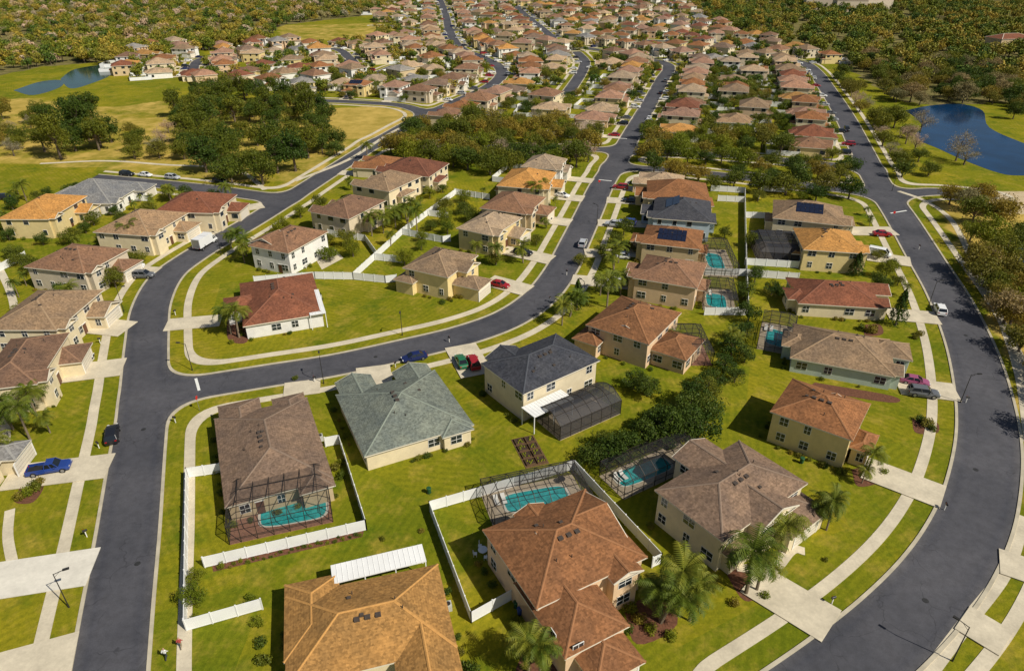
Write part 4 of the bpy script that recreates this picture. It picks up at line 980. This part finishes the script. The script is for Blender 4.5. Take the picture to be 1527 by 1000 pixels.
def patio_set(u,v):
    x,y=M(u,v); A=Asm(); A['table'].cyl((0,0),.6,.70,.75,trim,14); A['table'].cyl((0,0),.05,0,.7,trim,8)
    for k in range(4):
        a=k*math.pi/2+.4; cx,cy=math.cos(a)*1.0,math.sin(a)*1.0
        A['chairs'].box(cx-.22,cx+.22,cy-.22,cy+.22,.4,.46,trim); A['chairs'].beam((cx+math.cos(a)*.2,cy+math.sin(a)*.2,.46),(cx+math.cos(a)*.28,cy+math.sin(a)*.28,.95),.4,trim,.05)
        for sx in (-.18,.18):
            for sy in (-.18,.18): A['chairs'].box(cx+sx-.02,cx+sx+.02,cy+sy-.02,cy+sy+.02,0,.4,trim)
    A.finish('patio_table_set',(x,y,.02),0)
patio_set(487,385); patio_set(720,825); patio_set(455,398)
# ---------------------------------------------------------------- two walkers
def person(u,v,rz,shirt,pants):
    import bmesh
    x,y=M(u,v); e=bpy.data.objects.new('pedestrian',None); e.location=(x,y,.07); e.rotation_euler=(0,0,rz); COL.objects.link(e)
    P=[(0,0,.95),(0,0,1.15),(0,0,1.38),(0,0,1.5),(.02,0,1.62),(.03,0,1.70),
       (0,.19,1.38),(-.12,.25,1.12),(.05,.26,.9),(0,-.19,1.38),(.1,-.25,1.12),(.28,-.24,.95),
       (0,.1,.9),(.18,.1,.5),(.22,.1,.08),(.38,.1,.03),(0,-.1,.9),(-.08,-.1,.5),(-.34,-.1,.14),(-.22,-.1,.04)]
    E=[(0,1),(1,2),(2,3),(3,4),(4,5),(2,6),(6,7),(7,8),(2,9),(9,10),(10,11),(0,12),(12,13),(13,14),(14,15),(0,16),(16,17),(17,18),(18,19)]
    R=[.15,.14,.16,.06,.10,.09,.07,.05,.035,.07,.05,.035,.10,.07,.045,.04,.10,.07,.045,.04]
    me=bpy.data.meshes.new('body'); me.from_pydata(P,E,[]); bm=bmesh.new(); bm.from_mesh(me); bm.verts.layers.skin.verify(); bm.to_mesh(me); bm.free()
    o=addobj('body',me,parent=e); o.modifiers.new('s','SKIN')
    for i,r in enumerate(R): me.skin_vertices[0].data[i].radius=(r,r)
    me.skin_vertices[0].data[0].use_root=True
    ss=o.modifiers.new('ss','SUBSURF'); ss.levels=1; ss.render_levels=1
    m,nt,b=newmat('clothed_person_'+shirt); tc=nt.nodes.new('ShaderNodeTexCoord').outputs['Object']; sx=nt.nodes.new('ShaderNodeSeparateXYZ'); nt.links.new(tc,sx.inputs[0])
    r=nt.nodes.new('ShaderNodeValToRGB'); cr=r.color_ramp; cr.interpolation='CONSTANT'; dv=nt.nodes.new('ShaderNodeMath'); dv.operation='DIVIDE'; dv.inputs[1].default_value=2; nt.links.new(sx.outputs[2],dv.inputs[0]); nt.links.new(dv.outputs[0],r.inputs[0])
    cols=[(0,(.05,.04,.04)),(.05,{'d':(.03,.035,.06),'k':(.25,.2,.13)}[pants]),(.49,{'w':(.7,.7,.68),'r':(.4,.06,.06)}[shirt]),(.735,(.45,.26,.17)),(.85,(.03,.02,.012))]
    cr.elements[0].position=0; cr.elements[0].color=(*cols[0][1],1); cr.elements[1].position=cols[1][0]; cr.elements[1].color=(*cols[1][1],1)
    for p_,c_ in cols[2:]: q=cr.elements.new(p_); q.color=(*c_,1)
    nt.links.new(r.outputs[0],b.inputs['Base Color']); me.materials.append(m)
person(249,982,1.5,'w','d'); person(271,966,1.6,'r','k')
# ---------------------------------------------------------------- light, sky, camera
S=Vector((.82,-.57,0)).normalized(); EL=math.radians(45)
sund=Vector((S.x*math.cos(EL),S.y*math.cos(EL),math.sin(EL)))
ld=bpy.data.lights.new('sun','SUN'); ld.energy=5.0; ld.angle=math.radians(.5); ld.color=(1,.94,.82)
lo=bpy.data.objects.new('sun',ld); lo.rotation_euler=sund.to_track_quat('Z','Y').to_euler(); lo.location=(0,0,200); COL.objects.link(lo)
w=bpy.data.worlds.new('World'); sc.world=w; w.use_nodes=True; nt=w.node_tree; bg=nt.nodes['Background']
sky=nt.nodes.new('ShaderNodeTexSky'); sky.sky_type='NISHITA'; sky.sun_disc=False; sky.sun_elevation=EL; sky.sun_rotation=math.atan2(S.x,S.y)
nt.links.new(sky.outputs[0],bg.inputs[0]); bg.inputs[1].default_value=.06
cd=bpy.data.cameras.new('camera'); cd.sensor_width=36; cd.lens=36*F/1527; cd.clip_end=20000; cd.clip_start=1
co=bpy.data.objects.new('camera',cd); co.location=(0,0,CAM_H); co.rotation_euler=(math.pi/2-PITCH,0,0); COL.objects.link(co); sc.camera=co
sc.view_settings.view_transform='Standard'; sc.view_settings.look='None'; sc.view_settings.exposure=0
print('done',time.time()-T0,len(bpy.data.objects))
